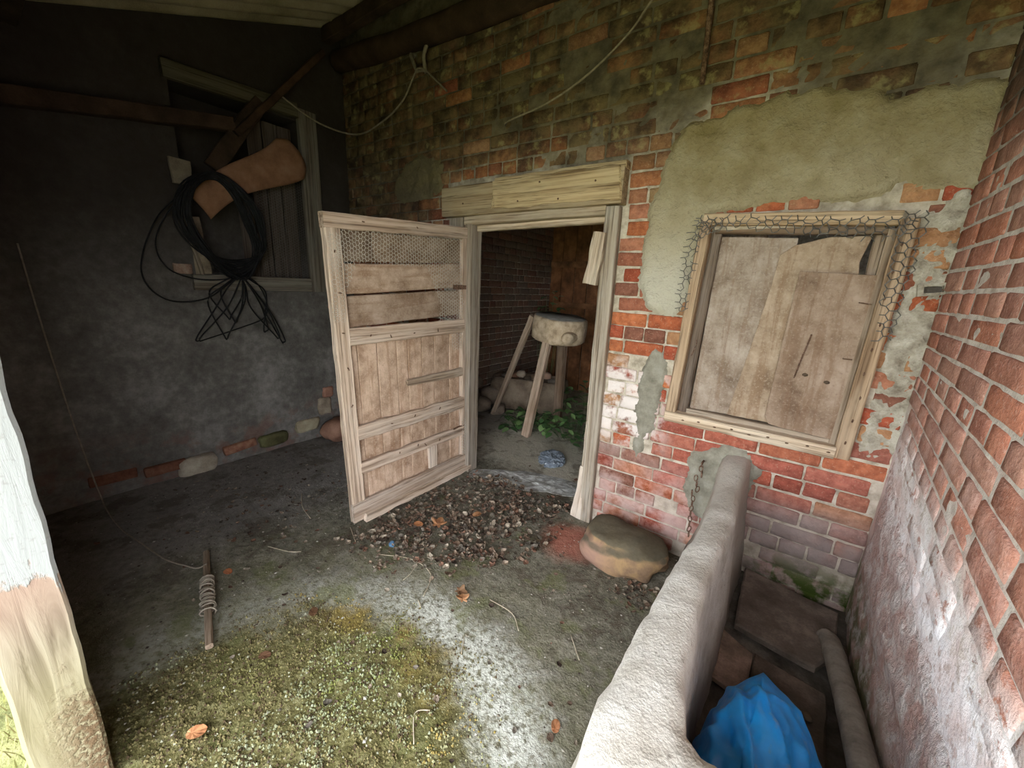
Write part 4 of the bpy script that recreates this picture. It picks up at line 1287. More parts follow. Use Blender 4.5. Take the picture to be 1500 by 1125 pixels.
tube('nail', [bp(-0.41, 1.22, 0.02), bp(-0.40, 1.20, -0.01), bp(-0.415, 1.14, -0.012)], 0.0022, M_RUST, win, 5, 3)
for k in range(9):
    rock('nail', bp(-0.40 + 0.075 * k, 0.806 + 0.008 * (k % 2), -0.048), (0.008, 0.003, 0.004), M_RUST, w_br, k, 1, 0.1, 0)
    rock('nail', bp(0.247 + 0.004 * (k % 3), 0.86 + 0.1 * k, -0.039), (0.004, 0.003, 0.009), M_RUST, w_rs, k, 1, 0.1, 0)
def keep_top(u, v):
    return True
hex_wire('wire_netting', lambda u, v, h: (u, YB - 0.046 - h, v + (0.015 - 0.045 * (u + 0.45) / 0.7)), -0.47, 0.28, 1.72, 1.785, 0.019, 0.0022, lambda u, v: v > 1.735 or nz(u * 9, 3) > -0.15, M_NETD, win, 11.0, 0.9, 0.012)
hex_wire('wire_netting', lambda u, v, h: (u + 0.015 * (v - 1.3), YB - 0.042 - h, v), 0.222, 0.305, 1.30, 1.77, 0.019, 0.0022, lambda u, v: u > 0.225 + 0.05 * sstep(1.6, 1.3, v) * 0.4, M_NETD, win, 12.0, 0.6, 0.012)
hex_wire('wire_netting', lambda u, v, h: (u + 0.04 * (v - 1.8), YB - 0.034 - h, v), -0.50, -0.44, 1.36, 1.76, 0.017, 0.0022, lambda u, v: nz(u * 30, v * 14, 2) > -0.25, M_NETD, win, 13.0, 1.0, 0.02)
hex_wire('wire_netting', lambda u, v, h: (u, YB - 0.052 - h, v), -0.475, -0.36, 1.69, 1.775, 0.013, 0.0022, lambda u, v: poly_sd([(-0.475,1.775),(-0.36,1.775),(-0.36,1.745),(-0.44,1.69),(-0.475,1.69)], u, v) > 0, M_NETD, win, 14.0, 1.2, 0.02)
hex_wire('wire_netting', lambda u, v, h: (u, YB + 0.004 - h, v), -0.10, 0.235, 1.66, 1.735, 0.019, 0.0022, lambda u, v: v > 1.70 - 0.12 * max(0, u) and u + v > 1.66, M_NETD, win, 15.0, 0.6, 0.012)

# ------------------------------------------------------------------ feeding trough
trough = empty('feeding_trough', (0.1, 1.3, 0.0))
tag(trough, 'pale concrete feeding trough along the right brick wall', 'trough')
def trough_rim():
    # centre line on plan: out from the wall, round the near corner, to the right wall
    path = []
    for i in range(56):
        path.append(V((-0.108 - 0.006 * math.sin(i * 0.21), YB + 0.03 - (YB + 0.03 - 0.69) * i / 55)))
    R_ = 0.15
    for i in range(1, 10):
        a = i / 9 * math.pi / 2
        path.append(V((-0.108 + R_ - R_ * math.cos(a), 0.69 - R_ * math.sin(a))))
    for i in range(1, 16):
        path.append(V((-0.108 + R_ + (XR + 0.02 + 0.108 - R_) * i / 15, 0.69 - R_)))
    prof = [(-0.155, -0.02), (-0.135, 0.10), (-0.105, 0.24), (-0.085, 0.38), (-0.073, 0.48), (-0.068, 0.555), (-0.064, 0.595), (-0.050, 0.618), (-0.02, 0.628), (0.010, 0.631), (0.026, 0.624), (0.035, 0.607), (0.040, 0.57), (0.046, 0.47), (0.055, 0.34), (0.068, 0.18), (0.082, 0.05), (0.09, -0.02)]
    # finer rounding on the profile
    P2 = []
    for i in range(len(prof) - 1):
        a, b = V(prof[i]), V(prof[i + 1])
        k = max(1, int((b - a).length / 0.025))
        P2 += [a.lerp(b, j / k) for j in range(k)]
    P2.append(V(prof[-1]))
    vs, fs = [], []
    n = len(path); m = len(P2)
    for i, p in enumerate(path):
        t = path[min(i + 1, n - 1)] - path[max(i - 1, 0)]
        t.normalize()
        nr = V((-t.y, t.x))        # to the left of travel = towards the trough's inside
        if i < 56: root = sstep(YB - 0.34, YB, p.y)
        else: root = 0
        for q in P2:
            u, z = q.x, q.y
            u *= 1 + root * (0.3 if u < 0 else 0.2)
            if u > 0: u += 0.085 * sstep(49, 64, i) * sstep(0.0, 0.02, u)
            else: u *= 1 + 0.55 * sstep(30, 58, i) + (0.6 * math.sin(math.pi * (i - 55) / 11) ** 2 if 55 < i < 66 else 0)
            z2 = z + root * 0.05 * sstep(0.4, 0.63, z)
            w_ = p + nr * u
            dn = 0.0045 * fbm((w_.x, w_.y, z), 12, 5) + 0.003 * nz(w_.x * 55, w_.y * 55, z * 55) + 0.007 * nz(w_.x * 4, w_.y * 4, z * 4)
            ww = w_ + nr * dn * (1 if u > 0 else -1)
            vs.append((ww.x, ww.y, z2 + (dn * 0.8 if z > 0.55 else 0)))
    for i in range(n - 1):
        for k in range(m - 1):
            fs.append((i*m+k, i*m+k+1, (i+1)*m+k+1, (i+1)*m+k))
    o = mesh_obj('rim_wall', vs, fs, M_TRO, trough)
    return o
trough_rim()
def trough_floor():
    vs, fs = [], []
    nx, ny = 22, 70
    for j in range(ny + 1):
        for i in range(nx + 1):
            x = -0.09 + (XR + 0.02 + 0.09) * i / nx; y = 0.55 + (YB + 0.02 - 0.55) * j / ny
            vs.append((x, y, 0.055 + 0.008 * fbm((x, y, 0), 8, 4)))
    W = nx + 1
    fs = [(j*W+i, j*W+i+1, (j+1)*W+i+1, (j+1)*W+i) for j in range(ny) for i in range(nx)]
    mesh_obj('trough_bed', vs, fs, M_MUD, trough)
trough_floor()
def slab(name, pts, z, t, col, label, tilt=(0, 0), seed=0):
    cx = sum(p[0] for p in pts) / len(pts); cy = sum(p[1] for p in pts) / len(pts)
    P = []
    n = len(pts)
    for i in range(n):
        a, b = V(pts[i]), V(pts[(i+1) % n])
        k = max(1, int((b - a).length / 0.03))
        for j in range(k):
            q = a.lerp(b, j / k)
            P.append(q + V((nz(q.x * 30, q.y * 30, seed), nz(q.x * 30, q.y * 30, seed + 9))) * 0.005)
    m = len(P)
    vs = []
    for (zz, ins) in ((0, 0.0), (t - 0.006, 0.0), (t, 0.008)):
        for q in P:
            r = q + (V((cx, cy)) - q).normalized() * ins
            vs.append((r.x, r.y, z + zz + tilt[0] * (r.x - cx) + tilt[1] * (r.y - cy)))
    fs = []
    for L in (0, 1):
        for k in range(m):
            k2 = (k + 1) % m
            fs.append((L*m+k, L*m+k2, (L+1)*m+k2, (L+1)*m+k))
    fs.append(tuple(2*m + k for k in range(m)))
    fs.append(tuple(k for k in reversed(range(m))))
    o = mesh_obj(name, vs, fs, M_SLAB, None, False, None, col)
    tag(o, label, 'slab')
    return o
slab('stone_slab', [(0.0,2.10),(0.005,1.68),(0.15,1.655),(0.28,1.64),(0.34,1.75),(0.365,2.02)], 0.085, 0.028, (1, 0.95, 0.92), 'large dark stone slab lying in the trough against the back wall', (0.02, 0.02), 1)
slab('stone_slab', [(-0.03,1.64),(-0.03,1.38),(0.08,1.36),(0.085,1.58)], 0.070, 0.022, (1.5, 1.3, 1.2), 'small brownish slab in the trough behind the blue plastic', (0, 0.01), 2)
slab('stone_slab', [(0.09,1.60),(0.09,1.22),(0.30,1.10),(0.315,1.57)], 0.066, 0.018, (0.8, 0.75, 0.72), 'dark flat slab in the trough beside the pipe', (0, 0), 3)
o = tube('pipe', [(0.315, 1.84, 0.105), (0.33, 1.79, 0.12), (0.34, 1.6, 0.155), (0.345, 1.35, 0.215), (0.345, 1.05, 0.28), (0.345, 0.64, 0.30)], lambda f: 0.036 + 0.003 * nz(f * 20, 4), M_PIPE, None, 14, 10)
tag(o, 'grey mud-caked pipe lying in the trough along the right wall', 'pipe')
for (x, y, sz, lb_) in ((0.215, 1.32, 0.016, 'small pale stone chip on the dark slab in the trough'), (0.255, 1.42, 0.014, 'small dark stone chip on the slab near the pipe')):
    tag(rock('stone_chip', (x, y, 0.093), (sz, sz * 1.4, 0.008), M_STONE, None, x * 40, 2, 0.3, 0.5, 0.5, (1.3, 1.2, 1.1) if sz > 0.015 else (0.4, 0.35, 0.3)), lb_, 'stone')

# blue plastic sack
def blue_bag():
    pts = [(-0.03,0.70,.085),(-0.03,1.0,.085),(0.01,1.15,.085),(0.11,1.25,.085),(0.23,1.17,.085),(0.275,1.0,.085),(0.265,0.72,.085),(0.1,0.63,.085),
           (-0.025,0.78,.28),(-0.024,1.0,.27),(0.02,1.12,.30),(0.10,1.21,.33),(0.19,1.15,.32),(0.245,1.05,.29),(0.245,0.92,.26),(0.22,0.75,.25),(0.08,0.66,.27),
           (0.02,0.98,.40),(0.09,1.06,.405),(0.15,1.0,.38),(0.07,0.86,.42),(0.0,0.84,.36),(0.14,0.8,.36)]
    bm = bmesh.new()
    for p in pts: bm.verts.new(p)
    bmesh.ops.convex_hull(bm, input=bm.verts)
    bmesh.ops.triangulate(bm, faces=bm.faces[:])
    bmesh.ops.subdivide_edges(bm, edges=bm.edges[:], cuts=17, use_grid_fill=True)
    bmesh.ops.recalc_face_normals(bm, faces=bm.faces[:])
    bm.normal_update()
    CR = [((0.03, 1.10), (0.12, 0.72), 0.020), ((0.0, 1.02), (0.03, 0.70), 0.016), ((0.08, 1.10), (0.17, 0.92), 0.018), ((0.17, 0.92), (0.12, 0.78), 0.016),
          ((0.16, 1.03), (0.20, 0.72), 0.014), ((-0.03, 0.95), (0.07, 0.80), 0.014), ((0.02, 1.06), (0.16, 1.12), 0.010), ((0.20, 1.05), (0.24, 0.80), 0.012)]
    for v in bm.verts:
        p = v.co.copy()
        up = sstep(0.09, 0.18, p.z)
        q = V((p.x * 5.5 + 3, p.y * 5.5, p.z * 4))
        h = 0.012 * noise.noise(q) + 0.004 * (0.4 - abs(noise.noise(q * 3.1)) * 2)
        for (a_, b_, A) in CR:
            a_, b_ = V(a_), V(b_)
            ab = b_ - a_
            pp = V((p.x, p.y)) - a_
            t = pp.dot(ab) / ab.length_squared
            fade = sstep(-0.15, 0.12, t) * sstep(1.2, 0.85, t)
            d = (ab.x * pp.y - ab.y * pp.x) / ab.length + 0.008 * nz(t * 4, A * 99)
            h += 0.6 * A * fade * (math.exp(-(d / 0.010) ** 2) - 0.9 * math.exp(-((d - 0.020) / 0.013) ** 2))
        v.co = p + v.normal * h * up + V((0, 0, 0.03 * up))
        if v.co.x < -0.034: v.co.x = -0.034
    vs = [v.co.copy() for v in bm.verts]
    fs = [tuple(x.index for x in f.verts) for f in bm.faces]
    bm.free()
    bag = empty('plastic_sack', (0.11, 0.95, 0.085))
    tag(bag, 'crumpled bright blue plastic sack lying in the trough', 'plastic sack')
    mesh_obj('sack_body', vs, fs, M_BLUE, bag, True)
    fl = [(0.20,0.62,.13),(0.285,0.72,.12),(0.30,0.88,.13),(0.27,1.0,.17),(0.235,1.03,.24),(0.225,0.9,.26),(0.21,0.74,.24)]
    bm = bmesh.new()
    for p in fl: bm.verts.new(p)
    bmesh.ops.convex_hull(bm, input=bm.verts)
    bmesh.ops.triangulate(bm, faces=bm.faces[:])
    bmesh.ops.subdivide_edges(bm, edges=bm.edges[:], cuts=3, use_grid_fill=True)
    bm.normal_update()
    for v in bm.verts:
        v.co += v.normal * 0.012 * nz(v.co.x * 20, v.co.y * 20, v.co.z * 20)
    mesh_obj('sack_fold', [v.co.copy() for v in bm.verts], [tuple(x.index for x in f.verts) for f in bm.faces], M_BLUE, bag, False)
    bm.free()
blue_bag()

# rusty chain at the trough's root
chain = empty('chain', (-0.235, 2.10, 0.2))
tag(chain, 'rusty chain hanging beside the trough from the back wall', 'chain')
lk = []
for i in range(16):
    a = i / 16 * 2 * math.pi
    lk.append((math.cos(a) * 0.0085, 0, math.sin(a) * 0.017))
lv, lf = tube_geo(lk, 0.0028, 6, True)
LINK = make_mesh('link', lv, lf, M_RUST)
for k in range(14):
    f = k / 13
    z = 0.575 - 0.375 * f
    x = -0.275 - 0.012 * math.sin(f * 3) + (0.012 * math.sin(k * 2.1) if k < 6 else 0)
    o = bpy.data.objects.new('link', LINK)
    link(o, chain, Matrix.Translation(V((x, YB - 0.055 - 0.02 * f, z))) @ Matrix.Rotation((k % 2) * 1.57 + 0.4, 4, 'Z') @ Matrix.Rotation(0.2 * math.sin(k * 1.7), 4, 'Y'))
tube('spike', [(-0.275, YB + 0.01, 0.60), (-0.275, YB - 0.05, 0.605), (-0.275, YB - 0.058, 0.585)], 0.005, M_RUST, chain, 6, 3)

# ------------------------------------------------------------------ boulder by the jamb
def boulder():
    vs, fs = rock_geo(4, (0.245, 0.165, 0.125), 4.2, 0.17, 0.36, 1.1)
    out = []
    for (x, y, z) in vs:
        q = 0.006 * fbm((x, y, z), 14, 4)
        k = 1 - 0.35 * sstep(0.05, 0.22, x) * sstep(-0.02, 0.1, z)
        out.append((x * (1 + q * 3), y * (1 + q * 3), z * k + q))
    M = Matrix.Translation(V((-0.555, 1.89, 0.085))) @ Matrix.Rotation(0.12, 4, 'Z') @ Matrix.Rotation(0.06, 4, 'Y')
    o = mesh_obj('boulder', out, fs, M_BOULD, None, True, M)
    tag(o, 'big brown boulder with a dark top beside the right door jamb', 'stone')
boulder()

# ------------------------------------------------------------------ rope-wound stick and twine on the floor
def stick():
    a, b = V((-2.288, 0.509, 0.024)), V((-1.640, 0.325, 0.024))
    t = empty('wound_stick', (-1.96, 0.417, 0.0))
    tag(t, 'grey stick with twine wound round it lying on the dark floor', 'stick')
    plank('stick', a, b, (0, 0, 1), 0.026, 0.026, M_WOOD, t, (0.75, 0.68, 0.6), 0.006, 16)
    d = (b - a); L = d.length; d.normalize()
    s1 = d.cross(V((0, 0, 1))).normalized(); s2 = V((0, 0, 1))
    pts = []
    for i in range(220):
        f = i / 219
        u = 0.36 + 0.36 * (0.5 - 0.5 * math.cos(f * 5 * math.pi)) * (0.6 + 0.4 * f)
        th = i * 0.62
        r = 0.021 + 0.008 * f + 0.003 * nz(i * 0.3)
        pts.append(a + d * (u * L) + s1 * math.cos(th) * r + s2 * (math.sin(th) * r * 0.8 + 0.004))
    tube('twine_wrap', pts, 0.0038, M_STRING, t, 5, 1, False, False)
    # twine running from the wall to the stick
    q = [(XL + 0.035, 0.205, 1.55), (XL + 0.035, 0.215, 1.20), (XL + 0.035, 0.235, 0.70), (XL + 0.04, 0.26, 0.30), (XL + 0.06, 0.28, 0.06), (-3.2, 0.28, 0.012), (-2.9, 0.29, 0.010), (-2.634, 0.33, 0.010), (-2.40, 0.37, 0.010), (-2.26, 0.42, 0.012), (-2.19, 0.445, 0.02), (-2.16, 0.475, 0.042)]
    o = tube('twine', q, 0.004, M_STRING, None, 6, 10)
    tag(o, 'thin pale twine trailing from the left wall to the wound stick', 'twine')
stick()

# ------------------------------------------------------------------ wires and brackets high on the back wall
br = empty('wire_bracket', (-2.36, YB, 2.8))
tag(br, 'pair of bent pegs holding a wire high on the back wall', 'bracket')
tube('peg', [(-2.33, YB + 0.02, 3.0), (-2.30, YB - 0.05, 2.975), (-2.335, YB - 0.06, 2.90), (-2.325, YB - 0.05, 2.805)], 0.013, M_WIRE, br, 8, 6)
tube('peg', [(-2.50, YB + 0.01, 2.97), (-2.485, YB - 0.04, 2.95), (-2.42, YB - 0.05, 2.84)], lambda f: 0.017 - 0.006 * f, M_WIRE, br, 8, 6)
tube('peg', [(-2.43, YB - 0.05, 2.835), (-2.37, YB - 0.06, 2.825), (-2.32, YB - 0.05, 2.82)], 0.009, M_WIRE, br, 6, 5)
o = tube('wire', [(XL + 0.05, 1.60, 2.72), (XL + 0.12, 1.85, 2.60), (-3.05, YB - 0.12, 2.535), (-2.75, YB - 0.10, 2.575), (-2.55, YB - 0.07, 2.68), (-2.42, YB - 0.065, 2.82), (-2.37, YB - 0.07, 2.835), (-2.30, YB - 0.06, 2.80), (-2.15, YB - 0.03, 2.67)], 0.006, M_WIRE, None, 6, 8)
tag(o, 'slack grey wire from the left wall to the bent pegs', 'wire')
o = tube('wire', [(-1.66, YB - 0.02, 2.385), (-1.599, YB - 0.06, 2.39), (-1.321, YB - 0.09, 2.415), (-1.085, YB - 0.1, 2.488), (-0.888, YB - 0.1, 2.607), (-0.79, YB - 0.1, 2.708), (-0.62, YB - 0.08, 2.90)], 0.0055, M_WIRE, None, 6, 8)
tag(o, 'slack grey wire rising over the lintel towards the roof', 'wire')
o = plank('iron_rod', (-0.545, YB - 0.025, 2.36), (-0.56, YB - 0.03, 2.95), (1, 0, 0), 0.022, 0.022, M_RUST, None, (1, 1, 1), 0.003, 8)
tag(o, 'dark upright iron rod on the upper back wall above the plaster', 'rod')

# ------------------------------------------------------------------ inner room
vs, fs = boxes_mesh([((-3.25, YB + 0.25, -0.05), (-3.0, 5.3, 2.9))])
il = mesh_obj('wall_inner_left', vs, fs, M_MORT, None, False)
tag(il, 'dim brick side wall inside the inner room', 'wall', kind='structure')
ib = mesh_obj('wall_inner_back', *boxes_mesh([((-3.25, 5.05, -0.05), (1.0, 5.3, 2.9))]), M_MORT, None, False)
tag(ib, 'dark far wall of the inner room behind the stool', 'wall', kind='structure')
ir = mesh_obj('wall_inner_right', *boxes_mesh([((0.75, YB + 0.25, -0.05), (1.0, 5.3, 2.9))]), M_MORT, None, False)
tag(ir, 'right side wall of the inner room hidden behind the jamb', 'wall', kind='structure')
ic = mesh_obj('ceiling_inner', *boxes_mesh([((-3.3, YB + 0.02, 2.75), (1.0, 5.3, 2.9))]), M_BEAM, None, False)
tag(ic, 'dark ceiling of the inner room above the doorway', 'ceiling', kind='structure')
inf = mesh_obj('floor_inner', *boxes_mesh([((0.6, YB + 0.25, -0.05), (1.0, 5.3, 0.0))]), M_FLOOR, None, False)
tag(inf, 'strip of earth floor at the hidden side of the inner room', 'floor', kind='structure')
rg = random.Random(31)
vs2, fs2, cc = [], [], []
for (y, z, L, H) in lay(YB + 0.28, 5.05, 0.0, 2.7, HC, [], rg):
    src = rg.choice(SB)
    M = Matrix.Translation(V((-3.0 + 0.012 + rg.uniform(-.008, .008), y, z))) @ RL @ Matrix.Diagonal((L / 0.225, 1, H / 0.067, 1))
    k = len(vs2)
    vs2 += [M @ v.co for v in src.vertices]
    fs2 += [tuple(k + i for i in p.vertices) for p in src.polygons]
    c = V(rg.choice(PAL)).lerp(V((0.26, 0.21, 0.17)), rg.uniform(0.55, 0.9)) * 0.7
    cc += [c] * len(src.vertices)
M_BRI = m_attr('inner_brick', 0.92)
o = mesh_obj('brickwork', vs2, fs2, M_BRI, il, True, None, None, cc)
tag(o, kind='stuff')
part = empty('plank_partition', (-2.5, 5.0, 0.0))
tag(part, 'reddish brown plank partition at the back of the inner room', 'partition')
for k in range(9):
    x = -2.92 + 0.2 * k
    plank('board', (x, 5.02, 0.0), (x, 5.02, 2.6), (1, 0, 0), 0.19, 0.025, M_BEAM, part, V((2.4, 1.5, 1.0)) * rg.uniform(0.7, 1.1), 0.003, 8)
for z in (1.2, 1.75):
    plank('rail', (-2.98, 4.985, z), (-1.3, 4.985, z + 0.02), (0, 0, 1), 0.08, 0.03, M_BEAM, part, (2.4, 1.6, 1.1), 0.003, 8)

# three-legged chopping stool
stool = empty('chopping_stool', (-2.1, 3.3, 0.0))
tag(stool, 'rough three-legged stool with a thick log-slice top in the doorway', 'stool')
def log_top():
    n, vs, fs = 40, [], []
    c = V((-1.83, 3.27, 1.075))
    Rm = Matrix.Rotation(0.10, 4, 'Y') @ Matrix.Rotation(0.05, 4, 'X')
    prof = [(0.86, -0.12), (0.97, -0.10), (1.0, -0.03), (0.985, 0.05), (0.95, 0.095), (0.90, 0.108)]
    for (f, z) in prof:
        for i in range(n):
            a = 2 * math.pi * i / n
            r = (0.275 + 0.055 * nz(math.cos(a) * 1.3, math.sin(a) * 1.3, 3) + 0.010 * nz(math.cos(a) * 8, math.sin(a) * 8, z * 20)) * f
            vs.append(c + Rm @ V((r * math.cos(a), r * math.sin(a) * 0.9, z)))
    for k in range(len(prof) - 1):
        for i in range(n):
            i2 = (i + 1) % n
            fs.append((k*n+i, k*n+i2, (k+1)*n+i2, (k+1)*n+i))
    top = len(vs)
    vs.append(c + Rm @ V((0, 0, 0.112)))
    b = len(vs)
    vs.append(c + Rm @ V((0, 0, -0.12)))
    K = (len(prof) - 1) * n
    side = list(fs)
    for i in range(n):
        i2 = (i + 1) % n
        fs.append((K+i, K+i2, top)); fs.append((i2, i, b))
    o = mesh_obj('log_top', vs, fs, M_LOG, stool)
    o.data.materials.append(M_LOGTOP)
    for p in o.data.polygons:
        if top in p.vertices: p.material_index = 1
    # sawn branch stub on the side
    q = c + V((0.19, -0.17, -0.06))
    s = tube('branch_stub', [q + V((0, 0.1, 0)), q, q + V((0.03, -0.05, -0.01))], lambda f: 0.06 - 0.008 * f, M_LOG, stool, 12, 3)
log_top()
LG = (0.95, 0.85, 0.75)
plank('leg', (-2.66, 3.36, 0.0), (-2.085, 3.20, 1.17), (0, 1, 0), 0.05, 0.055, M_WOOD, stool, LG, 0.004, 12)
plank('leg', (-2.0, 3.06, 0.0), (-1.80, 3.05, 1.05), (1, 0, 0), 0.085, 0.06, M_WOOD, stool, (1.05, 0.93, 0.82), 0.005, 14, 0.075)
plank('leg', (-2.02, 3.72, 0.0), (-1.86, 3.42, 1.0), (1, 0, 0), 0.09, 0.06, M_WOOD, stool, (0.6, 0.5, 0.42), 0.005, 12)

# stones and broken trough left in the inner room
o = rock('stone_block', (-2.83, 2.95, 0.20), (0.20, 0.24, 0.22), M_STONE, None, 51.0, 3, 0.15, 0.75, 0.1, (0.55, 0.48, 0.42))
tag(o, 'dark square stone block just inside the doorway on the left', 'stone')
st_ = empty('stone_basin', (-2.5, 3.85, 0.0))
tag(st_, 'low stone basin filled with rubble behind the stool', 'basin')
bx = Matrix.Translation(V((-2.50, 3.85, 0.0))) @ Matrix.Rotation(0.25, 4, 'Z')
for (nm, a, b) in (('basin_side', (-0.45, -0.22, 0), (0.45, -0.14, 0.40)), ('basin_side', (-0.45, 0.14, 0), (0.45, 0.22, 0.40)), ('basin_end', (-0.45, -0.14, 0), (-0.37, 0.14, 0.40)), ('basin_end', (0.37, -0.14, 0), (0.45, 0.14, 0.40))):
    c = (V(a) + V(b)) / 2; h = (V(b) - V(a)) / 2
    vs, fs = rock_geo(3, (h.x * 1.15, h.y * 1.25, h.z * 1.12), 60 + c.x, 0.05, 0.92)
    mesh_obj(nm, vs, fs, M_STONE, st_, True, bx @ Matrix.Translation(c), (0.85, 0.75, 0.66))
RB = ['flat grey rubble stone', 'reddish brick lump', 'pale rubble stone', 'small dark rubble stone', 'brown rubble stone', 'angular pinkish rubble stone', 'greyish rounded rubble stone']
for k, lb_ in enumerate(RB):
    p = bx @ V((-0.3 + 0.1 * k, rg.uniform(-0.06, 0.06), 0.36 + 0.03 * (k % 3)))
    o = rock('rubble_stone', p, (0.08, 0.06, 0.045), M_STONE, None, 70.0 + k, 2, 0.25, 0.6, k, [(1,1,1),(1.3,.8,.65),(1.4,1.3,1.2),(.5,.45,.4),(.9,.75,.6),(1.3,.95,.85),(.9,.9,.9)][k])
    tag(o, lb_ + ' lying in the stone basin', 'stone', 'rubble in the stone basin')
for k, (x, y, z, sz) in enumerate([(-2.8,3.3,.10,.13),(-2.86,3.55,.14,.16),(-2.62,3.42,.06,.09),(-2.88,3.28,.36,.10)]):
    o = rock('rubble_stone', (x, y, z), (sz, sz * 0.8, sz * 0.8), M_STONE, None, 90.0 + k, 2, 0.25, 0.6, k, (0.8, 0.72, 0.66))
    tag(o, ['dark stone beside the foot of the stool\'s left leg', 'larger stone against the inner side wall', 'small flat stone by the stone basin', 'stone heaped on top at the inner side wall'][k], 'stone', 'stones along the inner side wall')

# green plants round the stool
LF = []
for k in range(4):
    vs, fs = [], []
    n = 5
    for i in range(n + 1):
        f = i / n
        wd = 0.5 * math.sin(math.pi * min(1, f * 0.93 + 0.07)) ** 0.8 * (1.25 - 0.5 * f)
        dz = 0.18 * f * (1 - f) - 0.12 * f * f
        for sd_ in (-1, 0, 1):
            vs.append((f, sd_ * wd * 0.75, dz + 0.10 * abs(sd_) * (0.5 + 0.2 * k) - 0.05))
    for i in range(n):
        for s in (0, 1):
            a = i * 3 + s
            fs.append((a, a + 1, a + 4, a + 3))
    LF.append(make_mesh('leaf', vs, fs, M_GREEN))
def plant(loc, n, rad, h, label, seed):
    r = random.Random(seed)
    e = empty('leafy_plant', loc)
    tag(e, label, 'plant')
    sv, sf = [], []
    for k in range(n):
        a = r.uniform(0, 6.28); rr = rad * math.sqrt(r.random())
        z = h * r.uniform(0.25, 1.0) * (1 - 0.5 * (rr / rad) ** 2)
        p = V(loc) + V((rr * math.cos(a), rr * math.sin(a) * 0.85, z))
        s = r.uniform(0.055, 0.1)
        M = Matrix.Translation(p) @ Matrix.Rotation(r.uniform(0, 6.28), 4, 'Z') @ Matrix.Rotation(r.uniform(-0.2, 0.7), 4, 'Y') @ Matrix.Diagonal((s, s, s, 1))
        o = bpy.data.objects.new('leaf', r.choice(LF))
        link(o, e, M)
        if k % 3 == 0:
            g = V((p.x * 0.5 + loc[0] * 0.5, p.y * 0.5 + loc[1] * 0.5, 0.0))
            a_, b_ = tube_geo([g, g.lerp(p, 0.6) + V((0, 0, 0.02)), p], 0.0022, 4)
            q = len(sv); sv += a_; sf += [tuple(q + i for i in f) for f in b_]
    mesh_obj('stems', sv, sf, M_GREEN, e)
plant((-1.62, 3.36, 0), 130, 0.36, 0.30, 'green leafy plant growing right of the stool\'s front leg', 1)
plant((-2.14, 3.26, 0), 70, 0.28, 0.22, 'low green plant between the stool\'s front and left legs', 2)
plant((-1.75, 3.95, 0), 70, 0.36, 0.55, 'taller green plant behind the stool in the dim room', 3)
plant((-2.72, 4.55, 0.7), 45, 0.22, 0.8, 'dark ivy on the inner wall behind the stool', 4)

# crumpled plastic bag and trodden film on the inner floor
def crumple(name, loc, size, mat, seed, label, cat, rotz=0):
    bm = bmesh.new()
    bmesh.ops.create_icosphere(bm, subdivisions=4, radius=1.0)
    vs = []
    for v in bm.verts:
        p = v.co
        r = 1 - 0.5 * abs(noise.noise(p * 2.2 + V((seed, 0, 0)))) - 0.3 * abs(noise.noise(p * 5 + V((0, seed, 0))))
        vs.append((p.x * r * size[0], p.y * r * size[1], max(-0.3, p.z * r) * size[2]))
    fs = [tuple(x.index for x in f.verts) for f in bm.faces]
    bm.free()
    o = mesh_obj(name, vs, fs, mat, None, False, Matrix.Translation(V(loc)) @ Matrix.Rotation(rotz, 4, 'Z'))
    tag(o, label, cat)
crumple('plastic_bag', (-1.50, 2.72, 0.02), (0.13, 0.16, 0.075), M_FILM, 3.0, 'crumpled grey-blue plastic bag on the sandy inner floor', 'plastic bag', 0.4)
def film():
    vs, fs = [], []
    n = 34
    for j in range(n + 1):
        for i in range(n + 1):
            u, v = i / n * 2 - 1, j / n * 2 - 1
            r = math.hypot(u, v)
            k = (max(abs(u), abs(v)) / r) if r > 1e-6 else 1
            e = 1 + 0.16 * nz(math.atan2(v, u) * 1.6 + 4, 2.0)
            x = -1.45 + 0.42 * u * k * e + 0.10 * v; y = 2.29 + 0.2 * v * k * e + 0.10 * u
            vs.append((x, y, floor_z(x, y) + 0.006 + 0.022 * abs(nz(x * 17, y * 17, 4)) * (1 - min(1, r * k) ** 4)))
    W = n + 1
    fs = [(j*W+i, j*W+i+1, (j+1)*W+i+1, (j+1)*W+i) for j in range(n) for i in range(n)]
    o = mesh_obj('plastic_film', vs, fs, M_TARP, None, False)
    md = o.modifiers.new('thickness', 'SOLIDIFY'); md.thickness = 0.003
    tag(o, 'dirty crinkled whitish film trodden into the door sill', 'plastic film')
film()

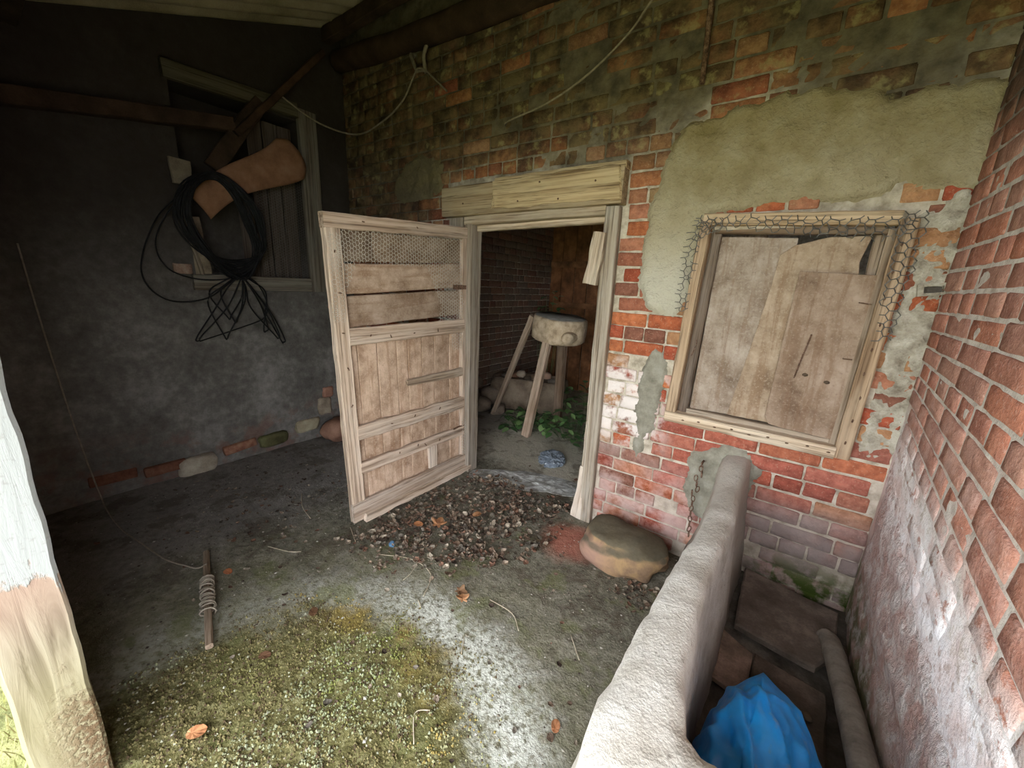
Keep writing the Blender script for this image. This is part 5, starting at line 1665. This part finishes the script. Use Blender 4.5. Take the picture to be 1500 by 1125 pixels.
# ------------------------------------------------------------------ litter, moss, straw
rl_ = random.Random(77)
def leaf_verts(s, curl, r):
    """a small curled dead leaf, 3 x 4 grid"""
    out = []
    for i in range(4):
        f = i / 3
        wd = s * 0.42 * math.sin(math.pi * (0.12 + 0.8 * f)) * r.uniform(0.8, 1.2)
        for sd_ in (-1, 0, 1):
            out.append(V((f * s - s / 2, sd_ * wd, curl * s * (abs(sd_) * 0.6 + (f - 0.5) ** 2 * 1.6) + r.uniform(-.05, .05) * s)))
    return out
LFACES = [(i*3+j, i*3+j+1, i*3+j+4, i*3+j+3) for i in range(3) for j in range(2)]
PILE = [(-1.86,1.02),(-1.5,1.0),(-1.2,1.28),(-0.95,1.52),(-0.98,1.85),(-1.02,2.15),(-1.6,2.2),(-1.85,2.1),(-1.88,1.6)]
vs, fs, cs = [], [], []
LCOL = [(0.13,0.085,0.06),(0.19,0.13,0.095),(0.08,0.055,0.042),(0.26,0.19,0.14),(0.33,0.26,0.2),(0.24,0.13,0.09),(0.14,0.12,0.095),(0.4,0.34,0.27),(0.2,0.17,0.14)]
cnt = 0
while cnt < 2600:
    x, y = rl_.uniform(-1.95, -0.9), rl_.uniform(0.95, 2.25)
    sdv = poly_sd(PILE, x, y)
    dens = sstep(-0.1, 0.15, sdv) * (0.35 + 0.65 * sstep(-0.1, 0.3, nz(x * 6, y * 6, 2)))
    if rl_.random() > dens: continue
    cnt += 1
    s = 0.008 + 0.034 * rl_.random() ** 1.8
    M = Matrix.Translation(V((x, y, floor_z(x, y) + 0.003 + rl_.random() * 0.014))) @ Matrix.Rotation(rl_.uniform(0, 6.28), 4, 'Z') @ Matrix.Rotation(rl_.uniform(-.5, .5), 4, 'X') @ Matrix.Rotation(rl_.uniform(-.4, .4), 4, 'Y')
    k = len(vs)
    vs += [M @ p for p in leaf_verts(s, rl_.uniform(0.1, 0.6), rl_)]
    fs += [tuple(k + i for i in f) for f in LFACES]
    c = V(rl_.choice(LCOL)) * rl_.uniform(0.7, 1.25)
    cs += [c] * 12
for cl in range(60):   # stray fragments across the floor, and a drift below the boulder
    for _ in range(7):
        if cl < 10:
            x, y = -0.42 + rl_.gauss(0, 0.06), 1.72 + rl_.gauss(0, 0.07)
        elif cl < 30:
            x, y = -2.6 + rl_.gauss(0, 0.3), 1.0 + rl_.gauss(0, 0.3)
        else:
            x, y = rl_.uniform(-2.6, -0.3), rl_.uniform(0.35, 2.6)
        if x > -0.28: continue
        s = rl_.uniform(0.010, 0.030)
        M = Matrix.Translation(V((x, y, floor_z(x, y) + 0.004))) @ Matrix.Rotation(rl_.uniform(0, 6.28), 4, 'Z') @ Matrix.Rotation(rl_.uniform(-.4, .4), 4, 'X')
        k = len(vs)
        vs += [M @ p for p in leaf_verts(s, rl_.uniform(0.1, 0.5), rl_)]
        fs += [tuple(k + i for i in f) for f in LFACES]
        cs += [V(rl_.choice(LCOL)) * rl_.uniform(0.6, 1.1)] * 12
o = mesh_obj('leaf_litter', vs, fs, M_LITTER, None, False, None, None, cs)
tag(o, 'drift of brown crumbled leaves on the floor before the doorway', 'leaf litter', kind='stuff')

# crumbs and grit over the floor
vs, fs, cs = [], [], []
OCT = [(1,0,0),(-1,0,0),(0,1,0),(0,-1,0),(0,0,1),(0,0,-1)]
OF = [(0,2,4),(2,1,4),(1,3,4),(3,0,4),(2,0,5),(1,2,5),(3,1,5),(0,3,5)]
for _ in range(6500):
    x, y = rl_.uniform(-3.3, -0.27), rl_.uniform(-0.1, 2.6)
    if rl_.random() > 0.35 + 0.65 * sstep(-0.1, 0.3, nz(x * 4, y * 4, 8)): continue
    s = 0.0015 + 0.0045 * rl_.random() ** 3
    k = len(vs)
    zz = floor_z(x, y)
    e = (rl_.uniform(0.7, 1.6), rl_.uniform(0.7, 1.6), 0.6)
    vs += [V((x + p[0]*s*e[0], y + p[1]*s*e[1], zz + s * 0.4 + p[2]*s*e[2])) for p in OCT]
    fs += [tuple(k + i for i in f) for f in OF]
    c = V(rl_.choice([(0.45,0.42,0.36),(0.12,0.10,0.08),(0.3,0.26,0.2),(0.55,0.52,0.47),(0.08,0.06,0.05),(0.2,0.17,0.13)]))
    cs += [c] * 6
o = mesh_obj('floor_grit', vs, fs, M_CRUMB, None, False, None, None, cs)
tag(o, 'fine pale grit and crumbs scattered over the earth floor', 'grit', kind='stuff')

# moss cushions near the opening
vs, fs, cs = [], [], []
cnt = 0
while cnt < 17000:
    x, y = rl_.uniform(-1.75, -0.25), rl_.uniform(-0.12, 0.98)
    d = math.hypot(x + 1.02, y - 0.2) + 0.14 * nz(x * 5, y * 5, 1.5)
    if rl_.random() > sstep(0.86, 0.48, d) * (0.25 + 0.75 * sstep(-0.25, 0.25, nz(x * 14, y * 14, 6))): continue
    if x > -0.29 : continue
    cnt += 1
    s = rl_.uniform(0.0022, 0.0062)
    zz = floor_z(x, y)
    k = len(vs)
    tw = rl_.uniform(0, 1.5)
    ca, sa = math.cos(tw), math.sin(tw)
    h = rl_.uniform(0.7, 1.5)
    vs += [V((x + (p[0]*ca - p[1]*sa)*s, y + (p[0]*sa + p[1]*ca)*s, zz + p[2]*s*h)) for p in OCT]
    fs += [tuple(k + i for i in f) for f in OF]
    g = nz(x * 3.2, y * 3.2, 9)
    bright = sstep(0.30, 0.08, math.hypot(x + 1.12, y - 0.66)) + 0.35 * sstep(0.15, 0.45, g)
    c = V((0.11, 0.088, 0.036)).lerp(V((0.27, 0.235, 0.11)), rl_.random() * 0.9)
    c = c.lerp(V((0.18, 0.22, 0.05)), min(1, bright) * 0.65)
    c = c.lerp(V((0.36, 0.27, 0.08)), 0.75 * sstep(0.48, 0.62, d) * sstep(-0.1, 0.2, nz(x * 4, y * 4, 21)) * sstep(0.45, 0.65, y))
    if rl_.random() < 0.04: c = V((0.42, 0.42, 0.32))
    if nz(x * 2.3 + 7, y * 2.3, 4) > 0.15 and rl_.random() < 0.6: c = c.lerp(V((0.34, 0.38, 0.25)), 0.6)
    if rl_.random() < 0.22: c = V((0.09, 0.062, 0.035))
    cs += [c] * 6
o = mesh_obj('moss', vs, fs, M_MOSS, None, False, None, None, cs)
tag(o, 'green and ochre moss cushions covering the floor at the opening', 'moss', kind='stuff')

# grass tufts outside the opening by the post
vs, fs, cs = [], [], []
for _ in range(2600):
    x, y = rl_.uniform(-2.2, -0.2), rl_.uniform(-0.75, -0.13)
    h = rl_.uniform(0.02, 0.06); a = rl_.uniform(0, 6.28); l = rl_.uniform(0.005, 0.03)
    b = V((x, y, -0.02)); wv = V((math.cos(a), math.sin(a), 0)) * 0.0022
    tp = b + V((math.cos(a + 1.5) * l, math.sin(a + 1.5) * l, h))
    md_ = b.lerp(tp, 0.6) + V((0, 0, 0.006))
    k = len(vs)
    vs += [b - wv, b + wv, md_ + wv * 0.7, md_ - wv * 0.7, tp]
    fs += [(k, k+1, k+2, k+3), (k+3, k+2, k+4)]
    c = V((0.26, 0.27, 0.09)).lerp(V((0.45, 0.42, 0.2)), rl_.random())
    cs += [c] * 5
o = mesh_obj('grass', vs, fs, M_GRASS, None, False, None, None, cs)
tag(o, 'short yellowish grass outside beside the white post', 'grass', kind='stuff')

# single dead leaves that can be picked out
def big_leaf(loc, s, rot, col, label, lobes=0, seed=1):
    r = random.Random(seed)
    n = 22
    vs = [V((0, 0, 0.006))]
    for i in range(n):
        a = 2 * math.pi * i / n
        rr = s * (0.5 + 0.22 * math.cos(a) + (0.16 * math.cos(lobes * a) if lobes else 0.02 * r.uniform(-1, 1)))
        wy = 0.62 if not lobes else 0.9
        x, y = rr * math.cos(a), rr * math.sin(a) * wy
        vs.append(V((x, y, 0.004 + s * 0.22 * (y / s) ** 2 * 3 + s * 0.05 * r.random())))
    fs = [(0, 1 + i, 1 + (i + 1) % n) for i in range(n)]
    M = Matrix.Translation(V((loc[0], loc[1], floor_z(loc[0], loc[1]) + (loc[2] if len(loc) > 2 else 0.004)))) @ Matrix.Rotation(rot, 4, 'Z') @ Matrix.Rotation(0.15, 4, 'X')
    o = mesh_obj('dead_leaf', vs, fs, M_DLEAF, None, False, M, col)
    md = o.modifiers.new('thickness', 'SOLIDIFY'); md.thickness = 0.0008
    tag(o, label, 'leaf', 'single dead leaves on the floor')
big_leaf((-1.335, 0.185, 0.01), 0.058, 0.9, (1.25, 1.0, 0.8), 'orange-brown dead leaf lying on the mossy floor', 0, 1)
big_leaf((-1.56, 1.46, 0.02), 0.085, 2.0, (1.2, 1.0, 0.85), 'large tan lobed leaf on top of the leaf litter', 5, 2)
big_leaf((-1.66, 1.38, 0.02), 0.06, 0.4, (1.1, 0.8, 0.6), 'small rusty leaf beside the large tan lobed leaf', 0, 3)
big_leaf((-1.45, 1.68, 0.02), 0.06, 1.2, (1.1, 0.95, 0.8), 'tan curled leaf in the litter nearer the doorway', 0, 4)
big_leaf((-1.04, 1.13, 0.01), 0.055, 2.6, (1.35, 1.2, 1.05), 'pale curled leaf alone on the bare floor', 5, 5)
big_leaf((-1.09, 1.16, 0.01), 0.05, 0.3, (0.5, 0.45, 0.4), 'dark shrivelled leaf beside the pale curled leaf', 5, 6)
big_leaf((-2.08, 0.53, 0.006), 0.05, 0.2, (1.0, 0.6, 0.45), 'reddish leaf beside the twine-wound stick', 0, 7)
big_leaf((-0.42, 0.92, 0.006), 0.045, 1.9, (1.1, 0.8, 0.65), 'small pinkish leaf on the floor beside the trough wall', 0, 8)
big_leaf((-1.50, 0.66, 0.008), 0.05, 2.4, (0.35, 0.3, 0.26), 'dark shrivelled leaf at the back edge of the moss', 0, 9)
big_leaf((-1.46, 0.44, 0.008), 0.045, 0.8, (0.3, 0.25, 0.22), 'dark leaf lying in the left part of the moss', 0, 10)

def straw(pts, r, label):
    q = [(x, y, floor_z(x, y) + r + 0.004) for (x, y) in pts]
    o = tube('straw_stalk', q, r, M_STRAW, None, 5, 5)
    tag(o, label, 'straw', 'straw stalks on the floor')
straw([(-0.755, 0.60), (-0.83, 0.667), (-0.79, 0.70)], 0.0022, 'bent pale straw lying on the moss near the opening')
straw([(-1.62, 1.08), (-1.45, 1.17), (-1.28, 1.15), (-1.20, 1.03)], 0.0022, 'long bent straw in front of the leaf litter')
straw([(-1.42, 1.2), (-1.37, 1.1), (-1.36, 1.04)], 0.0018, 'short straw crossing the long bent straw')
straw([(-1.20, 1.0), (-1.16, 0.98)], 0.0028, 'stubby pale straw at the end of the long bent one')
straw([(-1.95, 1.12), (-1.80, 1.06)], 0.002, 'straight straw by the foot of the open door')
straw([(-2.55, 1.13), (-2.38, 1.05), (-2.22, 1.02)], 0.0025, 'thin curved twig left of the open door')
straw([(-2.13, 0.74), (-2.0, 0.79), (-1.95, 0.83)], 0.002, 'angled straw to the right of the wound stick')
straw([(-0.95, 1.22), (-0.82, 1.22), (-0.74, 1.16)], 0.002, 'straw on the bare floor towards the boulder')
straw([(-0.90, 0.99), (-0.86, 0.93)], 0.0018, 'short straw on the white crust')
straw([(-0.55, 1.28), (-0.47, 1.2)], 0.002, 'small twig on the floor beside the trough')
bc = bpy.data.objects.new('bottle_cap', None)
vs, fs = [], []
n = 20
for (r, z) in ((0.0, 0.016), (0.013, 0.016), (0.017, 0.013), (0.018, 0.0)):
    for i in range(n):
        a = 2 * math.pi * i / n
        k = 1 + (0.03 if i % 2 else 0)
        vs.append((r * k * math.cos(a), r * k * math.sin(a), z))
for L in range(3):
    for i in range(n):
        i2 = (i + 1) % n
        fs.append(((L+1)*n+i, (L+1)*n+i2, L*n+i2, L*n+i))
bpy.data.objects.remove(bc)
o = mesh_obj('bottle_cap', vs, fs, M_CAP, None, True, Matrix.Translation(V((-1.632, 1.183, floor_z(-1.632, 1.183) + 0.004))) @ Matrix.Rotation(0.5, 4, 'X'))
tag(o, 'small blue bottle cap among the dead leaves', 'bottle cap')
